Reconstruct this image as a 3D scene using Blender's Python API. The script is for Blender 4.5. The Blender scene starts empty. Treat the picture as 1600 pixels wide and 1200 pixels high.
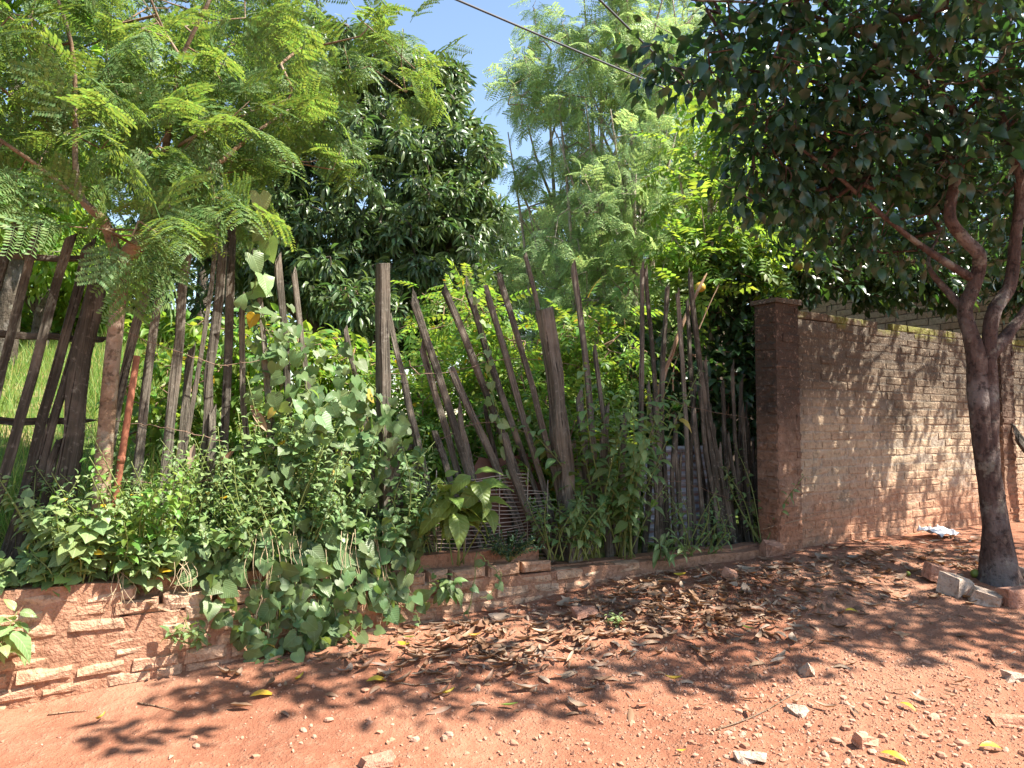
import bpy, math
import numpy as np
from mathutils import Matrix, Vector

rng = np.random.default_rng(11)
SC = bpy.context.scene
COL = SC.collection
R = math.radians

# ------------------------------------------------------------------ camera
CAM_Z, PITCH, F = 1.5, R(3.3), 1209.0          # F in pixels of the 1600 px photograph
cam = bpy.data.cameras.new('camera'); cam_o = bpy.data.objects.new('camera', cam); COL.objects.link(cam_o)
cam.sensor_width = 36.0; cam.lens = 36.0 * F / 1600.0; cam.clip_start = 0.05; cam.clip_end = 2000
cam_o.location = (0, 0, CAM_Z); cam_o.rotation_euler = (R(90) + PITCH, 0, 0)
SC.camera = cam_o
# ------------------------------------------------------------------ sky and sun
SUN_EL, SUN_AZ = R(54.5), R(106)                  # azimuth clockwise from +Y: sun to the right, slightly on our side
w = bpy.data.worlds.new('World'); SC.world = w; w.use_nodes = True
nt = w.node_tree; nt.nodes.clear()
sky = nt.nodes.new('ShaderNodeTexSky'); sky.sky_type = 'NISHITA'; sky.sun_disc = False
sky.sun_elevation = SUN_EL; sky.sun_rotation = SUN_AZ
sky.air_density = 1.2; sky.dust_density = 0.4; sky.ozone_density = 0.15; sky.altitude = 100
bg = nt.nodes.new('ShaderNodeBackground'); bg.inputs[1].default_value = 0.082
wo = nt.nodes.new('ShaderNodeOutputWorld')
nt.links.new(sky.outputs[0], bg.inputs[0]); nt.links.new(bg.outputs[0], wo.inputs[0])
sl = bpy.data.lights.new('sun', 'SUN'); sl.energy = 5.0; sl.angle = R(0.55); sl.color = (1.0, 0.93, 0.82)
so = bpy.data.objects.new('sun', sl); COL.objects.link(so)
SUN = np.array([math.sin(SUN_AZ) * math.cos(SUN_EL), math.cos(SUN_AZ) * math.cos(SUN_EL), math.sin(SUN_EL)])
so.rotation_euler = Vector(SUN).to_track_quat('Z', 'Y').to_euler(); so.location = (8, -4, 14)
# ------------------------------------------------------------------ exposure
vs = SC.view_settings; vs.view_transform = 'Standard'; vs.look = 'None'; vs.gamma = 1.0; vs.exposure = 1.75
vs.use_curve_mapping = False
SC.render.engine = 'CYCLES'
SC.cycles.max_bounces = 6; SC.cycles.diffuse_bounces = 3; SC.cycles.glossy_bounces = 2
SC.cycles.transmission_bounces = 5; SC.cycles.transparent_max_bounces = 8
SC.cycles.use_denoising = True

# ================================================================== helpers
def ray(px, py):
    x, y = (px - 800) / F, (600 - py) / F
    c, s = math.cos(PITCH), math.sin(PITCH)
    return np.array([x, c - y * s, s + y * c])
CAM = np.array([0, 0, CAM_Z])
def at(px, py, Y):
    d = ray(px, py); return CAM + d * (Y / d[1])

# the line of the low retaining wall (left) that runs into the tall brick wall (right)
LA = np.array([-2.58, 3.9]); LB = np.array([2.15, 6.5])
LD = (LB - LA) / np.linalg.norm(LB - LA); LN = np.array([-LD[1], LD[0]])     # along, and back into the yard
LLEN = np.linalg.norm(LB - LA)
def us(u, s): return LA + LD * u + LN * s
def on_plane(px, py, s):
    d = ray(px, py); o = LA + LN * s
    t = ((o - CAM[:2]) @ LN) / (d[:2] @ LN)
    return CAM + d * t
def u_of(p): return float((np.asarray(p)[:2] - LA) @ LD)
def s_of(p): return float((np.asarray(p)[:2] - LA) @ LN)

_g = np.random.default_rng(3).random((64, 64))
def vnoise(x, y):
    x = np.asarray(x, float); y = np.asarray(y, float)
    xi = np.floor(x).astype(int); yi = np.floor(y).astype(int); fx = x - xi; fy = y - yi
    fx = fx * fx * (3 - 2 * fx); fy = fy * fy * (3 - 2 * fy)
    a = _g[xi % 64, yi % 64]; b = _g[(xi + 1) % 64, yi % 64]; c = _g[xi % 64, (yi + 1) % 64]; d = _g[(xi + 1) % 64, (yi + 1) % 64]
    return (a * (1 - fx) + b * fx) * (1 - fy) + (c * (1 - fx) + d * fx) * fy - 0.5
def sstep(a, b, x):
    t = np.clip((x - a) / (b - a), 0, 1); return t * t * (3 - 2 * t)
def zg(x, y):
    x = np.asarray(x, float); y = np.asarray(y, float)
    near = np.exp(-((x / 14) ** 2 + ((y - 4) / 14) ** 2))
    z = 0.46 * sstep(2.7, 7.0, y)
    s = (x - LA[0]) * LN[0] + (y - LA[1]) * LN[1]; u = (x - LA[0]) * LD[0] + (y - LA[1]) * LD[1]
    z = z + 0.07 * np.exp(-((s + 0.5) / 0.5) ** 2) * sstep(1.6, 3.5, u) * (1 - sstep(5.5, 7.5, u))   # heap of litter
    z = z + near * (0.06 * vnoise(x * .9 + 5, y * .9) + 0.028 * vnoise(x * 3.1, y * 3.1 + 9) + 0.014 * vnoise(x * 8.3, y * 8.3) + 0.006 * vnoise(x * 23, y * 23))
    return z
def yard0(u): return 0.62 - 0.13 * sstep(2.5, 5.2, u)
def zy(u, s):
    u = np.asarray(u, float); s = np.asarray(s, float)
    k = 0.36 - 0.30 * sstep(0.8, 4.5, u)
    rise = k * np.clip(s - 0.5, 0, None)
    rise = 2.3 * (1 - np.exp(-rise / 2.3)) * 1.25
    return yard0(u) + rise + 0.08 * vnoise(u * 1.3, s * 1.3) + 0.03 * vnoise(u * 5, s * 5)
def on_ground(px, py):
    d = ray(px, py); lo, hi = 1.0, 14.0
    for _ in range(40):
        m = (lo + hi) / 2; p = CAM + d * m
        if p[2] > zg(p[0], p[1]): lo = m
        else: hi = m
    return CAM + d * lo

# ---------------------------------------------------------------- mesh building
class MB:
    def __init__(s): s.V = []; s.T = []; s.n = 0
    def add(s, V, T):
        V = np.asarray(V, float).reshape(-1, 3); T = np.asarray(T, int).reshape(-1, 3)
        s.V.append(V); s.T.append(T + s.n); s.n += len(V); return s
    def mesh(s, name, mat, smooth=True):
        V = np.concatenate(s.V); T = np.concatenate(s.T); return to_mesh(name, V, T, mat, smooth)
def to_mesh(name, V, T, mat, smooth=True):
    me = bpy.data.meshes.new(name)
    me.vertices.add(len(V)); me.vertices.foreach_set('co', np.ascontiguousarray(V, np.float32).ravel())
    me.loops.add(3 * len(T)); me.loops.foreach_set('vertex_index', np.ascontiguousarray(T, np.int32).ravel())
    me.polygons.add(len(T)); me.polygons.foreach_set('loop_start', np.arange(0, 3 * len(T), 3, dtype=np.int32))
    me.polygons.foreach_set('use_smooth', np.full(len(T), smooth, bool))
    me.update(calc_edges=True)
    for m in (mat if isinstance(mat, (list, tuple)) else [mat]): me.materials.append(m)
    return me
def tag(o, label=None, cat=None, group=None, kind=None):
    if label: o['label'] = label
    if cat: o['category'] = cat
    if group: o['group'] = group
    if kind: o['kind'] = kind
    return o
def obj(name, me, parent=None, mw=None):
    """mw = 4x4 world matrix; parents are never rotated or scaled empties or meshes at a plain location"""
    o = bpy.data.objects.new(name, me); COL.objects.link(o)
    M = Matrix(mw) if mw is not None else Matrix.Identity(4)
    if parent is not None:
        o.parent = parent
        q = parent
        while q is not None:
            M = Matrix.Translation(-Vector(q.matrix_basis.translation)) @ M; q = q.parent
    o.matrix_basis = M
    return o
def empty(name, loc, label, cat, group=None):
    o = bpy.data.objects.new(name, None); COL.objects.link(o); o.empty_display_size = 0.1
    o.matrix_basis = Matrix.Translation(Vector(loc)); return tag(o, label, cat, group)
def mat4(p, Rm, s):
    M = np.eye(4); M[:3, :3] = np.asarray(Rm) * np.asarray(s)[None, :] if np.ndim(s) else np.asarray(Rm) * s
    M[:3, 3] = p; return M.tolist()
def norm(v): 
    v = np.asarray(v, float); return v / (np.linalg.norm(v, axis=-1, keepdims=True) + 1e-9)
def frames(D, U):
    """rotation matrices with +Y along D and +Z near U"""
    D = norm(D); X = norm(np.cross(D, U)); Z = np.cross(X, D)
    return np.stack([X, D, Z], axis=-1)
def inst(tpl, P, Rm, S):
    V, T = tpl; n = len(P); S = np.asarray(S, float)
    if S.ndim == 1: S = S[:, None]
    L = V[None] * S[:, None, :] if S.shape[1] == 3 else V[None] * S[:, :, None]
    W = np.einsum('nij,nkj->nki', Rm, L) + P[:, None]
    TT = T[None] + (np.arange(n) * len(V))[:, None, None]
    return W.reshape(-1, 3), TT.reshape(-1, 3)
def rdir(n, r=rng): return norm(r.normal(size=(n, 3)))
def catmull(P, k=4):
    P = np.asarray(P, float)
    if len(P) < 3: 
        return np.array([P[0] + (P[-1] - P[0]) * t for t in np.linspace(0, 1, k + 1)])
    Q = np.vstack([2 * P[0] - P[1], P, 2 * P[-1] - P[-2]]); out = []
    for i in range(1, len(Q) - 2):
        for j in range(k):
            t = j / k; a, b, c, d = Q[i - 1], Q[i], Q[i + 1], Q[i + 2]
            out.append(0.5 * (2 * b + (c - a) * t + (2 * a - 5 * b + 4 * c - d) * t * t + (3 * b - 3 * c + d - a) * t ** 3))
    out.append(P[-1]); return np.array(out)
def tube(P, rad, sides=6, knob=0.0, cap=True, r=rng):
    P = np.asarray(P, float); n = len(P); rad = np.broadcast_to(np.asarray(rad, float), (n,)) if np.ndim(rad) else np.full(n, rad)
    Tn = norm(np.gradient(P, axis=0)); V = []
    a = np.array([0.31, 0.92, 0.17]); x = norm(np.cross(Tn[0], a))
    th = np.linspace(0, 2 * np.pi, sides, endpoint=False)
    kn = 1 + knob * r.normal(size=sides)
    for i in range(n):
        x = norm(x - Tn[i] * (x @ Tn[i])); y = np.cross(Tn[i], x)
        k = rad[i] * kn * (1 + knob * 0.6 * r.normal(size=sides))
        V.append(P[i] + (np.cos(th) * k)[:, None] * x + (np.sin(th) * k)[:, None] * y)
    V = np.concatenate(V); T = []
    for i in range(n - 1):
        for j in range(sides):
            a0 = i * sides + j; b0 = i * sides + (j + 1) % sides
            T += [(a0, b0, b0 + sides), (a0, b0 + sides, a0 + sides)]
    if cap:
        V = np.vstack([V, P[0], P[-1]]); c0, c1 = len(V) - 2, len(V) - 1; e = (n - 1) * sides
        for j in range(sides):
            T += [(c0, (j + 1) % sides, j), (c1, e + j, e + (j + 1) % sides)]
    return V, np.array(T)
def segs(A, B, ra, rb, sides=4):
    """many tapered straight twigs at once"""
    A = np.asarray(A); B = np.asarray(B); n = len(A); D = norm(B - A)
    X = norm(np.cross(D, np.array([0.3, 0.9, 0.2]))); Y = np.cross(D, X)
    th = np.linspace(0, 2 * np.pi, sides, endpoint=False)
    ring = np.cos(th)[None, :, None] * X[:, None] + np.sin(th)[None, :, None] * Y[:, None]
    V = np.concatenate([A[:, None] + ring * np.asarray(ra)[:, None, None], B[:, None] + ring * np.asarray(rb)[:, None, None]], axis=1)
    t = []
    for j in range(sides):
        k = (j + 1) % sides; t += [(j, k, k + sides), (j, k + sides, j + sides)]
    T = np.array(t)[None] + (np.arange(n) * 2 * sides)[:, None, None]
    return V.reshape(-1, 3), T.reshape(-1, 3)

# ---------------------------------------------------------------- leaf shapes (base at origin, tip at +Y, unit length)
def blade(rows, wf, fold=0.25, curl=0.2, wave=0.0, half=False, twist=0.0):
    V = []; T = []
    for i in range(rows + 1):
        t = i / rows; hw = wf(t); y = t; z = -curl * t * t + 0.08 * math.sin(t * 3)
        wz = wave * math.sin(i * 2.4)
        a = twist * t
        for x, zz in ((-hw, abs(hw) * fold + wz), (0, 0), (hw, abs(hw) * fold - wz)):
            V.append((x * math.cos(a) - zz * math.sin(a), y, z + x * math.sin(a) + zz * math.cos(a)))
    for i in range(rows):
        for j in (0, 1):
            a = 3 * i + j; T += [(a, a + 1, a + 4), (a, a + 4, a + 3)]
    return np.array(V, float), np.array(T)
def w_ovate(wd): return lambda t: wd * (math.sin(math.pi * min(1, t) ** 0.72) ** 0.9 if 0 < t < 1 else 0.004)
def w_lance(wd): return lambda t: wd * (math.sin(math.pi * t) ** 0.8 if 0 < t < 1 else 0.004)
OVATE = blade(6, w_ovate(0.27), 0.3, 0.22, 0.015)
OVATE2 = blade(6, w_ovate(0.30), 0.15, 0.38, 0.025)
SMALL = blade(3, w_ovate(0.25), 0.3, 0.2)
LANCE = blade(3, w_lance(0.13), 0.35, 0.3)
LANCE_HI = blade(6, w_lance(0.16), 0.35, 0.3, 0.01)
DIAMOND = (np.array([(0, 0, 0), (-.27, .42, .05), (.27, .42, .05), (0, .5, -.02), (0, 1, -.12)], float),
           np.array([(0, 3, 1), (3, 4, 1), (0, 2, 3), (3, 2, 4)]))
def heart(lob=1.0, wav=0.03, cup=0.14):
    out = [(0, 0), (.17, -.2 * lob), (.38, -.2 * lob), (.5, .03), (.5, .26), (.38, .55), (.19, .8), (0, 1.0)]
    mid = [(0, 0), (0, .28), (0, .6), (0, 1.0)]
    V = [(0, 0, 0), (0, .3, 0), (0, .65, -.03)]
    r = np.random.default_rng(int(100 * lob + 1000 * wav))
    for sx in (-1, 1):
        for (x, y) in out[1:-1]:
            V.append((sx * x * (1 + .06 * r.normal()), y + .02 * r.normal(), cup * abs(x) + wav * r.normal() - .1 * y * y))
    V.append((0, 1.0, -.16)); tip = len(V) - 1; T = []
    for k, b in ((0, 3), (1, 9)):
        q = [b + i for i in range(6)]
        tr = [(0, q[0], q[1]), (0, q[1], q[2]), (0, q[2], 1), (1, q[2], q[3]), (1, q[3], 2), (2, q[3], q[4]), (2, q[4], q[5]), (2, q[5], tip)]
        T += tr if k else [(a, c, bb) for a, bb, c in tr]
    return np.array(V, float), np.array(T)
HEART = heart(); HEART2 = heart(0.6, 0.05, 0.05); HEART3 = heart(1.1, 0.045, 0.22)
def pinnate(pairs=7, ll=0.27, lw=0.42, droop=0.25, seed=1):
    r = np.random.default_rng(seed); mb = MB()
    rp = np.array([(0, t, -droop * t * t) for t in np.linspace(0, 1, 6)]); mb.add(*tube(rp, np.linspace(.012, .005, 6), 3, cap=False))
    P = []; D = []; S = []
    for i in range(pairs):
        t = 0.2 + 0.78 * i / (pairs - 1)
        for sx in (-1, 1):
            P.append((0, t, -droop * t * t)); D.append((sx, .45 + .1 * r.normal(), -.25 + .15 * r.normal())); S.append(ll * (1 - .35 * abs(t - .55)))
    P.append((0, 1, -droop)); D.append((0, 1, -.5)); S.append(ll)
    P = np.array(P); D = np.array(D); S = np.array(S)
    V = DIAMOND[0] * np.array([lw / .27 * .27 / .5, 1, 1])
    mb.add(*inst((V, DIAMOND[1]), P, frames(D, np.array([0, .1, 1.])), S)); return np.concatenate(mb.V), np.concatenate(mb.T)
LEAFLET = (np.array([(0, 0, 0), (-.22, .5, .03), (.22, .5, .03), (0, 1, -.06)], float), np.array([(0, 3, 1), (0, 2, 3)]))
def bipinnate(pairs=6, leaflets=12, pl=0.46, ll=0.085, droop=0.3, seed=1):
    r = np.random.default_rng(seed); mb = MB()
    rp = np.array([(0, t, -droop * t * t) for t in np.linspace(0, 1, 5)]); mb.add(*tube(rp, np.linspace(.011, .005, 5), 3, cap=False))
    P = []; D = []; S = []
    for i in range(pairs):
        t = 0.28 + 0.72 * i / (pairs - 1); b = np.array([0, t, -droop * t * t])
        for sx in (-1, 1):
            d = norm(np.array([sx, .75 + .15 * r.normal(), -.22 + .12 * r.normal()])); L = pl * (1 - .35 * abs(t - .6)) * (1 + .1 * r.normal())
            dr = .25 + .15 * r.random()
            tt = np.linspace(0, 1, 4)
            q = b + d * (tt * L)[:, None]; q[:, 2] -= dr * L * tt ** 2
            mb.add(*tube(q, np.linspace(.006, .003, 4), 3, cap=False))
            side = norm(np.cross(d, (0, 0, 1.)))
            for j in range(leaflets):
                f = .1 + .9 * j / (leaflets - 1); p = b + d * (f * L); p = p - np.array([0, 0, dr * L * f * f])
                for sy in (-1, 1):
                    P.append(p); D.append(side * sy + d * .5 + np.array([0, 0, -.1 + .12 * r.normal()])); S.append(ll * (1 - .25 * f))
    mb.add(*inst(LEAFLET, np.array(P), frames(np.array(D), np.array([0, 0, 1.])), np.array(S)))
    return np.concatenate(mb.V), np.concatenate(mb.T)

# ---------------------------------------------------------------- materials
class N:
    def __init__(s, name):
        s.m = bpy.data.materials.new(name); s.m.use_nodes = True; s.t = s.m.node_tree; s.t.nodes.clear()
        s.out = s.n('OutputMaterial')
    def n(s, k, **kw):
        nd = s.t.nodes.new('ShaderNode' + k)
        for a, v in kw.items(): setattr(nd, a, v)
        return nd
    def l(s, a, b): s.t.links.new(a, b)
    def val(s, sock, v):
        if hasattr(v, 'is_linked') or isinstance(v, bpy.types.NodeSocket): s.l(v, sock)
        else: sock.default_value = v
    def math(s, op, a, b=0.0, c=None, clamp=False):
        m = s.n('Math', operation=op, use_clamp=clamp); s.val(m.inputs[0], a); s.val(m.inputs[1], b)
        if c is not None: s.val(m.inputs[2], c)
        return m.outputs[0]
    def mix(s, f, a, b, mode='MIX'):
        m = s.n('Mix', data_type='RGBA', blend_type=mode); s.val(m.inputs[0], f)
        for i, v in ((6, a), (7, b)):
            if isinstance(v, bpy.types.NodeSocket): s.l(v, m.inputs[i])
            else: m.inputs[i].default_value = (*v, 1)
        return m.outputs[2]
    def noise(s, vec, scale, detail=4, rough=.55, dim='3D'):
        nd = s.n('TexNoise', noise_dimensions=dim); s.l(vec, nd.inputs['Vector']); nd.inputs['Scale'].default_value = scale
        nd.inputs['Detail'].default_value = detail; nd.inputs['Roughness'].default_value = rough; return nd.outputs[0]
    def ramp(s, f, stops):
        r = s.n('ValToRGB'); e = r.color_ramp.elements
        while len(e) < len(stops): e.new(0.5)
        for el, (p, c) in zip(e, stops): el.position = p; el.color = (*c, 1)
        s.l(f, r.inputs[0]); return r.outputs[0]
    def step(s, f, a, b):
        mr = s.n('MapRange', interpolation_type='SMOOTHSTEP'); s.l(f, mr.inputs[0]); mr.inputs[1].default_value = a; mr.inputs[2].default_value = b
        return mr.outputs[0]
    def mapping(s, vec, scale):
        m = s.n('Mapping'); s.l(vec, m.inputs[0]); m.inputs['Scale'].default_value = scale; return m.outputs[0]
    def bump(s, h, strength, dist):
        b = s.n('Bump'); b.inputs['Strength'].default_value = strength; b.inputs['Distance'].default_value = dist; s.l(h, b.inputs['Height']); return b.outputs[0]
    def principled(s, col, rough=.8, spec=.3, bump=None, metal=0.0):
        p = s.n('BsdfPrincipled')
        if isinstance(col, bpy.types.NodeSocket): s.l(col, p.inputs['Base Color'])
        else: p.inputs['Base Color'].default_value = (*col, 1)
        s.val(p.inputs['Roughness'], rough); p.inputs['Specular IOR Level'].default_value = spec; p.inputs['Metallic'].default_value = metal
        if bump is not None: s.l(bump, p.inputs['Normal'])
        return p
    def done(s, sh): s.l(sh.outputs[0], s.out.inputs[0]); return s.m
    def tex(s): return s.n('TexCoord')
    def geo(s): return s.n('NewGeometry')
    def rnd(s):
        g = s.geo(); o = s.n('ObjectInfo')
        return s.math('FRACT', s.math('ADD', s.math('MULTIPLY', g.outputs['Random Per Island'], 7.31), s.math('MULTIPLY', o.outputs['Random'], 3.7)))

def leaf_mat(name, col, trans, tr=0.4, rough=0.42, spec=0.45, hue=0.03, val=0.35, veins=False, yellow=0.0, ycol=(.5, .32, .02)):
    k = N(name); r = k.rnd(); r2 = k.math('FRACT', k.math('MULTIPLY', r, 17.3))
    def vary(c):
        h = k.n('HueSaturation'); h.inputs['Color'].default_value = (*c, 1)
        k.l(k.math('ADD', k.math('MULTIPLY', k.math('SUBTRACT', r, .5), 2 * hue), .5), h.inputs['Hue'])
        k.l(k.math('ADD', k.math('MULTIPLY', k.math('SUBTRACT', r2, .5), 2 * val), 1.0), h.inputs['Value'])
        o = h.outputs[0]
        if yellow > 0:
            r3 = k.math('FRACT', k.math('MULTIPLY', r, 41.7)); o = k.mix(k.math('LESS_THAN', r3, yellow), o, ycol)
        return o
    c1, c2 = vary(col), vary(trans); b = None
    if veins:
        tc = k.tex(); sp = k.n('SeparateXYZ'); k.l(tc.outputs['Object'], sp.inputs[0])
        ax = k.math('ABSOLUTE', sp.outputs[0])
        mid = k.math('LESS_THAN', ax, 0.014)
        v = k.math('SUBTRACT', sp.outputs[1], k.math('MULTIPLY', ax, .9)); side = k.math('ABSOLUTE', k.math('SINE', k.math('MULTIPLY', v, 24)))
        sv = k.math('LESS_THAN', side, 0.13)
        vein = k.math('MAXIMUM', mid, k.math('MULTIPLY', sv, .3))
        nz = k.noise(tc.outputs['Object'], 6, 3)
        c1 = k.mix(k.math('MULTIPLY', vein, .5), c1, tuple(min(1, 1.9 * x + .05) for x in col))
        c1 = k.mix(k.math('MULTIPLY', k.step(nz, .55, .75), .35), c1, (col[0] * 1.9, col[1] * 1.35, col[2] * 1.2))
        b = k.bump(k.math('SUBTRACT', side, k.math('MULTIPLY', mid, 1.5)), .2, .03)
    p = k.principled(c1, rough, spec, b); t = k.n('BsdfTranslucent'); k.l(c2, t.inputs[0])
    m = k.n('MixShader'); m.inputs[0].default_value = tr; k.l(p.outputs[0], m.inputs[1]); k.l(t.outputs[0], m.inputs[2])
    return k.done(m)

M = {}
M['acacia'] = leaf_mat('feathery leaf', (.115, .19, .065), (.30, .43, .06), .38, .5, .35, .03, .3)
M['tallfeather'] = leaf_mat('pale feathery leaf', (.25, .37, .15), (.46, .61, .20), .42, .5, .35, .025, .3, yellow=.004)
M['mango'] = leaf_mat('mango leaf', (.095, .15, .06), (.15, .25, .045), .24, .36, .5, .03, .4)
M['citrus'] = leaf_mat('glossy dark leaf', (.035, .075, .03), (.10, .20, .025), .25, .32, .55, .03, .4)
M['shade'] = leaf_mat('shade tree leaf', (.034, .078, .052), (.10, .22, .035), .3, .27, .6, .03, .4, veins=False)
M['bright'] = leaf_mat('bright bush leaf', (.14, .25, .045), (.36, .52, .05), .45, .45, .4, .03, .3)
M['under'] = leaf_mat('undergrowth leaf', (.13, .22, .04), (.34, .50, .05), .42, .45, .4, .04, .35, yellow=.01)
M['weed'] = leaf_mat('weed leaf', (.13, .20, .07), (.27, .42, .06), .33, .42, .45, .03, .35, veins=True, yellow=.006, ycol=(.40, .31, .06))
M['pale'] = leaf_mat('pale weed leaf', (.19, .27, .11), (.32, .45, .09), .33, .36, .45, .03, .3, veins=True, yellow=.01)
M['vine'] = leaf_mat('vine leaf', (.12, .19, .075), (.26, .40, .06), .33, .42, .45, .03, .35, veins=True, yellow=.006, ycol=(.40, .31, .06))
M['big'] = leaf_mat('big leaf', (.14, .20, .04), (.30, .38, .05), .36, .45, .4, .02, .2, veins=True)
M['fine'] = leaf_mat('fine bush leaf', (.05, .10, .05), (.10, .18, .06), .25, .5, .3, .02, .25)
M['grass'] = leaf_mat('grass blade', (.15, .24, .05), (.32, .45, .07), .42, .5, .35, .04, .3, yellow=.12, ycol=(.42, .36, .12))
M['yleaf'] = leaf_mat('yellow leaf', (.50, .34, .04), (.4, .28, .02), .25, .45, .4, .015, .15)
M['gleaf'] = leaf_mat('green fallen leaf', (.20, .28, .06), (.2, .28, .04), .25, .45, .4, .02, .2)

def dry_mat():
    k = N('dry leaf'); r = k.rnd()
    c = k.ramp(r, [(0, (.17, .09, .055)), (.25, (.26, .15, .088)), (.5, (.34, .225, .14)), (.65, (.20, .115, .075)), (.82, (.42, .31, .215)), (1, (.30, .24, .19))])
    tc = k.tex(); c = k.mix(k.math('MULTIPLY', k.noise(tc.outputs['Object'], 9), .5), c, (.17, .09, .06))
    p = k.principled(c, .55, .35); t = k.n('BsdfTranslucent'); t.inputs[0].default_value = (.28, .13, .05, 1)
    m = k.n('MixShader'); m.inputs[0].default_value = .15; k.l(p.outputs[0], m.inputs[1]); k.l(t.outputs[0], m.inputs[2]); return k.done(m)
M['dry'] = dry_mat()

def bark(name, a, b, c, sc=(14, 14, 2.5), bs=.7, bd=.02, ring=0.0):
    k = N(name); tc = k.tex(); v = k.mapping(tc.outputs['Object'], sc)
    n1 = k.noise(v, 1.6, 6, .65); n2 = k.noise(tc.outputs['Object'], 2.6, 4)
    col = k.ramp(n1, [(.3, a), (.52, b), (.72, c)]); col = k.mix(k.math('MULTIPLY', k.step(n2, .5, .62), .6), col, tuple(.6 * x + .12 for x in c))
    n3 = k.noise(tc.outputs['Object'], 17, 6, .7); n4 = k.noise(tc.outputs['Object'], 7, 5, .6)
    col = k.mix(k.math('MULTIPLY', k.step(n3, .5, .36), .7), col, tuple(.35 * x for x in a)); col = k.mix(k.math('MULTIPLY', k.step(n4, .56, .64), .35), col, (.36, .35, .28))
    return k.done(k.principled(col, .88, .2, k.bump(k.math('ADD', n1, k.math('MULTIPLY', n3, .8)), min(1.0, bs * 1.5), bd * 1.8)))
M['bark_tan'] = bark('smooth tan bark', (.12, .075, .045), (.23, .15, .095), (.34, .24, .16), (6, 6, 9), .5, .012)
M['bark_red'] = bark('reddish brown bark', (.045, .031, .028), (.10, .066, .056), (.17, .12, .10), (10, 10, 3))
M['bark_twig'] = bark('twig bark', (.16, .085, .05), (.30, .16, .09), (.36, .22, .13), (12, 12, 6), .4)
M['bark_grey'] = bark('pale grey bark', (.20, .17, .13), (.36, .31, .23), (.48, .42, .32), (8, 8, 5))
M['bark_dark'] = bark('dark bark', (.05, .04, .03), (.10, .08, .06), (.16, .13, .10))
def stem_mat(name, c):
    k = N(name); tc = k.tex(); n = k.noise(tc.outputs['Object'], 12, 3)
    return k.done(k.principled(k.mix(n, tuple(.6 * x for x in c), tuple(1.4 * x for x in c)), .6, .35))
M['stem_g'] = stem_mat('green stem', (.16, .20, .06)); M['stem_b'] = stem_mat('brown stem', (.22, .14, .09)); M['stem_t'] = stem_mat('tan dry stem', (.42, .32, .20))

def wood(name, a, b, c):
    k = N(name); tc = k.tex(); oi = k.n('ObjectInfo')
    off = k.n('CombineXYZ'); k.l(k.math('MULTIPLY', oi.outputs['Random'], 50), off.inputs[0]); k.l(k.math('MULTIPLY', oi.outputs['Random'], 31), off.inputs[2])
    ad = k.n('VectorMath', operation='ADD'); k.l(tc.outputs['Object'], ad.inputs[0]); k.l(off.outputs[0], ad.inputs[1])
    v = k.mapping(ad.outputs[0], (38, 38, 1.6)); n1 = k.noise(v, 1.3, 6, .7); n2 = k.noise(ad.outputs[0], 3.5, 4)
    col = k.ramp(n1, [(.3, a), (.5, b), (.75, c)])
    col = k.mix(k.math('MULTIPLY', k.step(n2, .48, .66), .5), col, (.34, .28, .22))
    col = k.mix(k.math('MULTIPLY', oi.outputs['Random'], .5), col, (.055, .048, .038))
    cr = k.noise(k.mapping(ad.outputs[0], (70, 70, 1.1)), 1.0, 4, .6); col = k.mix(k.step(cr, .40, .33), col, (.02, .016, .013))
    sp2 = k.noise(ad.outputs[0], 34, 5); col = k.mix(k.math('MULTIPLY', k.step(sp2, .55, .72), .3), col, (.40, .37, .32))
    return k.done(k.principled(col, .9, .15, k.bump(k.math('ADD', n1, cr), 1.0, .025)))
M['wood'] = wood('weathered grey wood', (.045, .04, .032), (.165, .145, .115), (.38, .34, .275))
M['wood_dark'] = wood('dark weathered wood', (.028, .026, .021), (.075, .067, .053), (.20, .18, .148))
M['wood_tan'] = wood('split tan wood', (.22, .12, .07), (.42, .27, .17), (.55, .40, .27))

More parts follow.
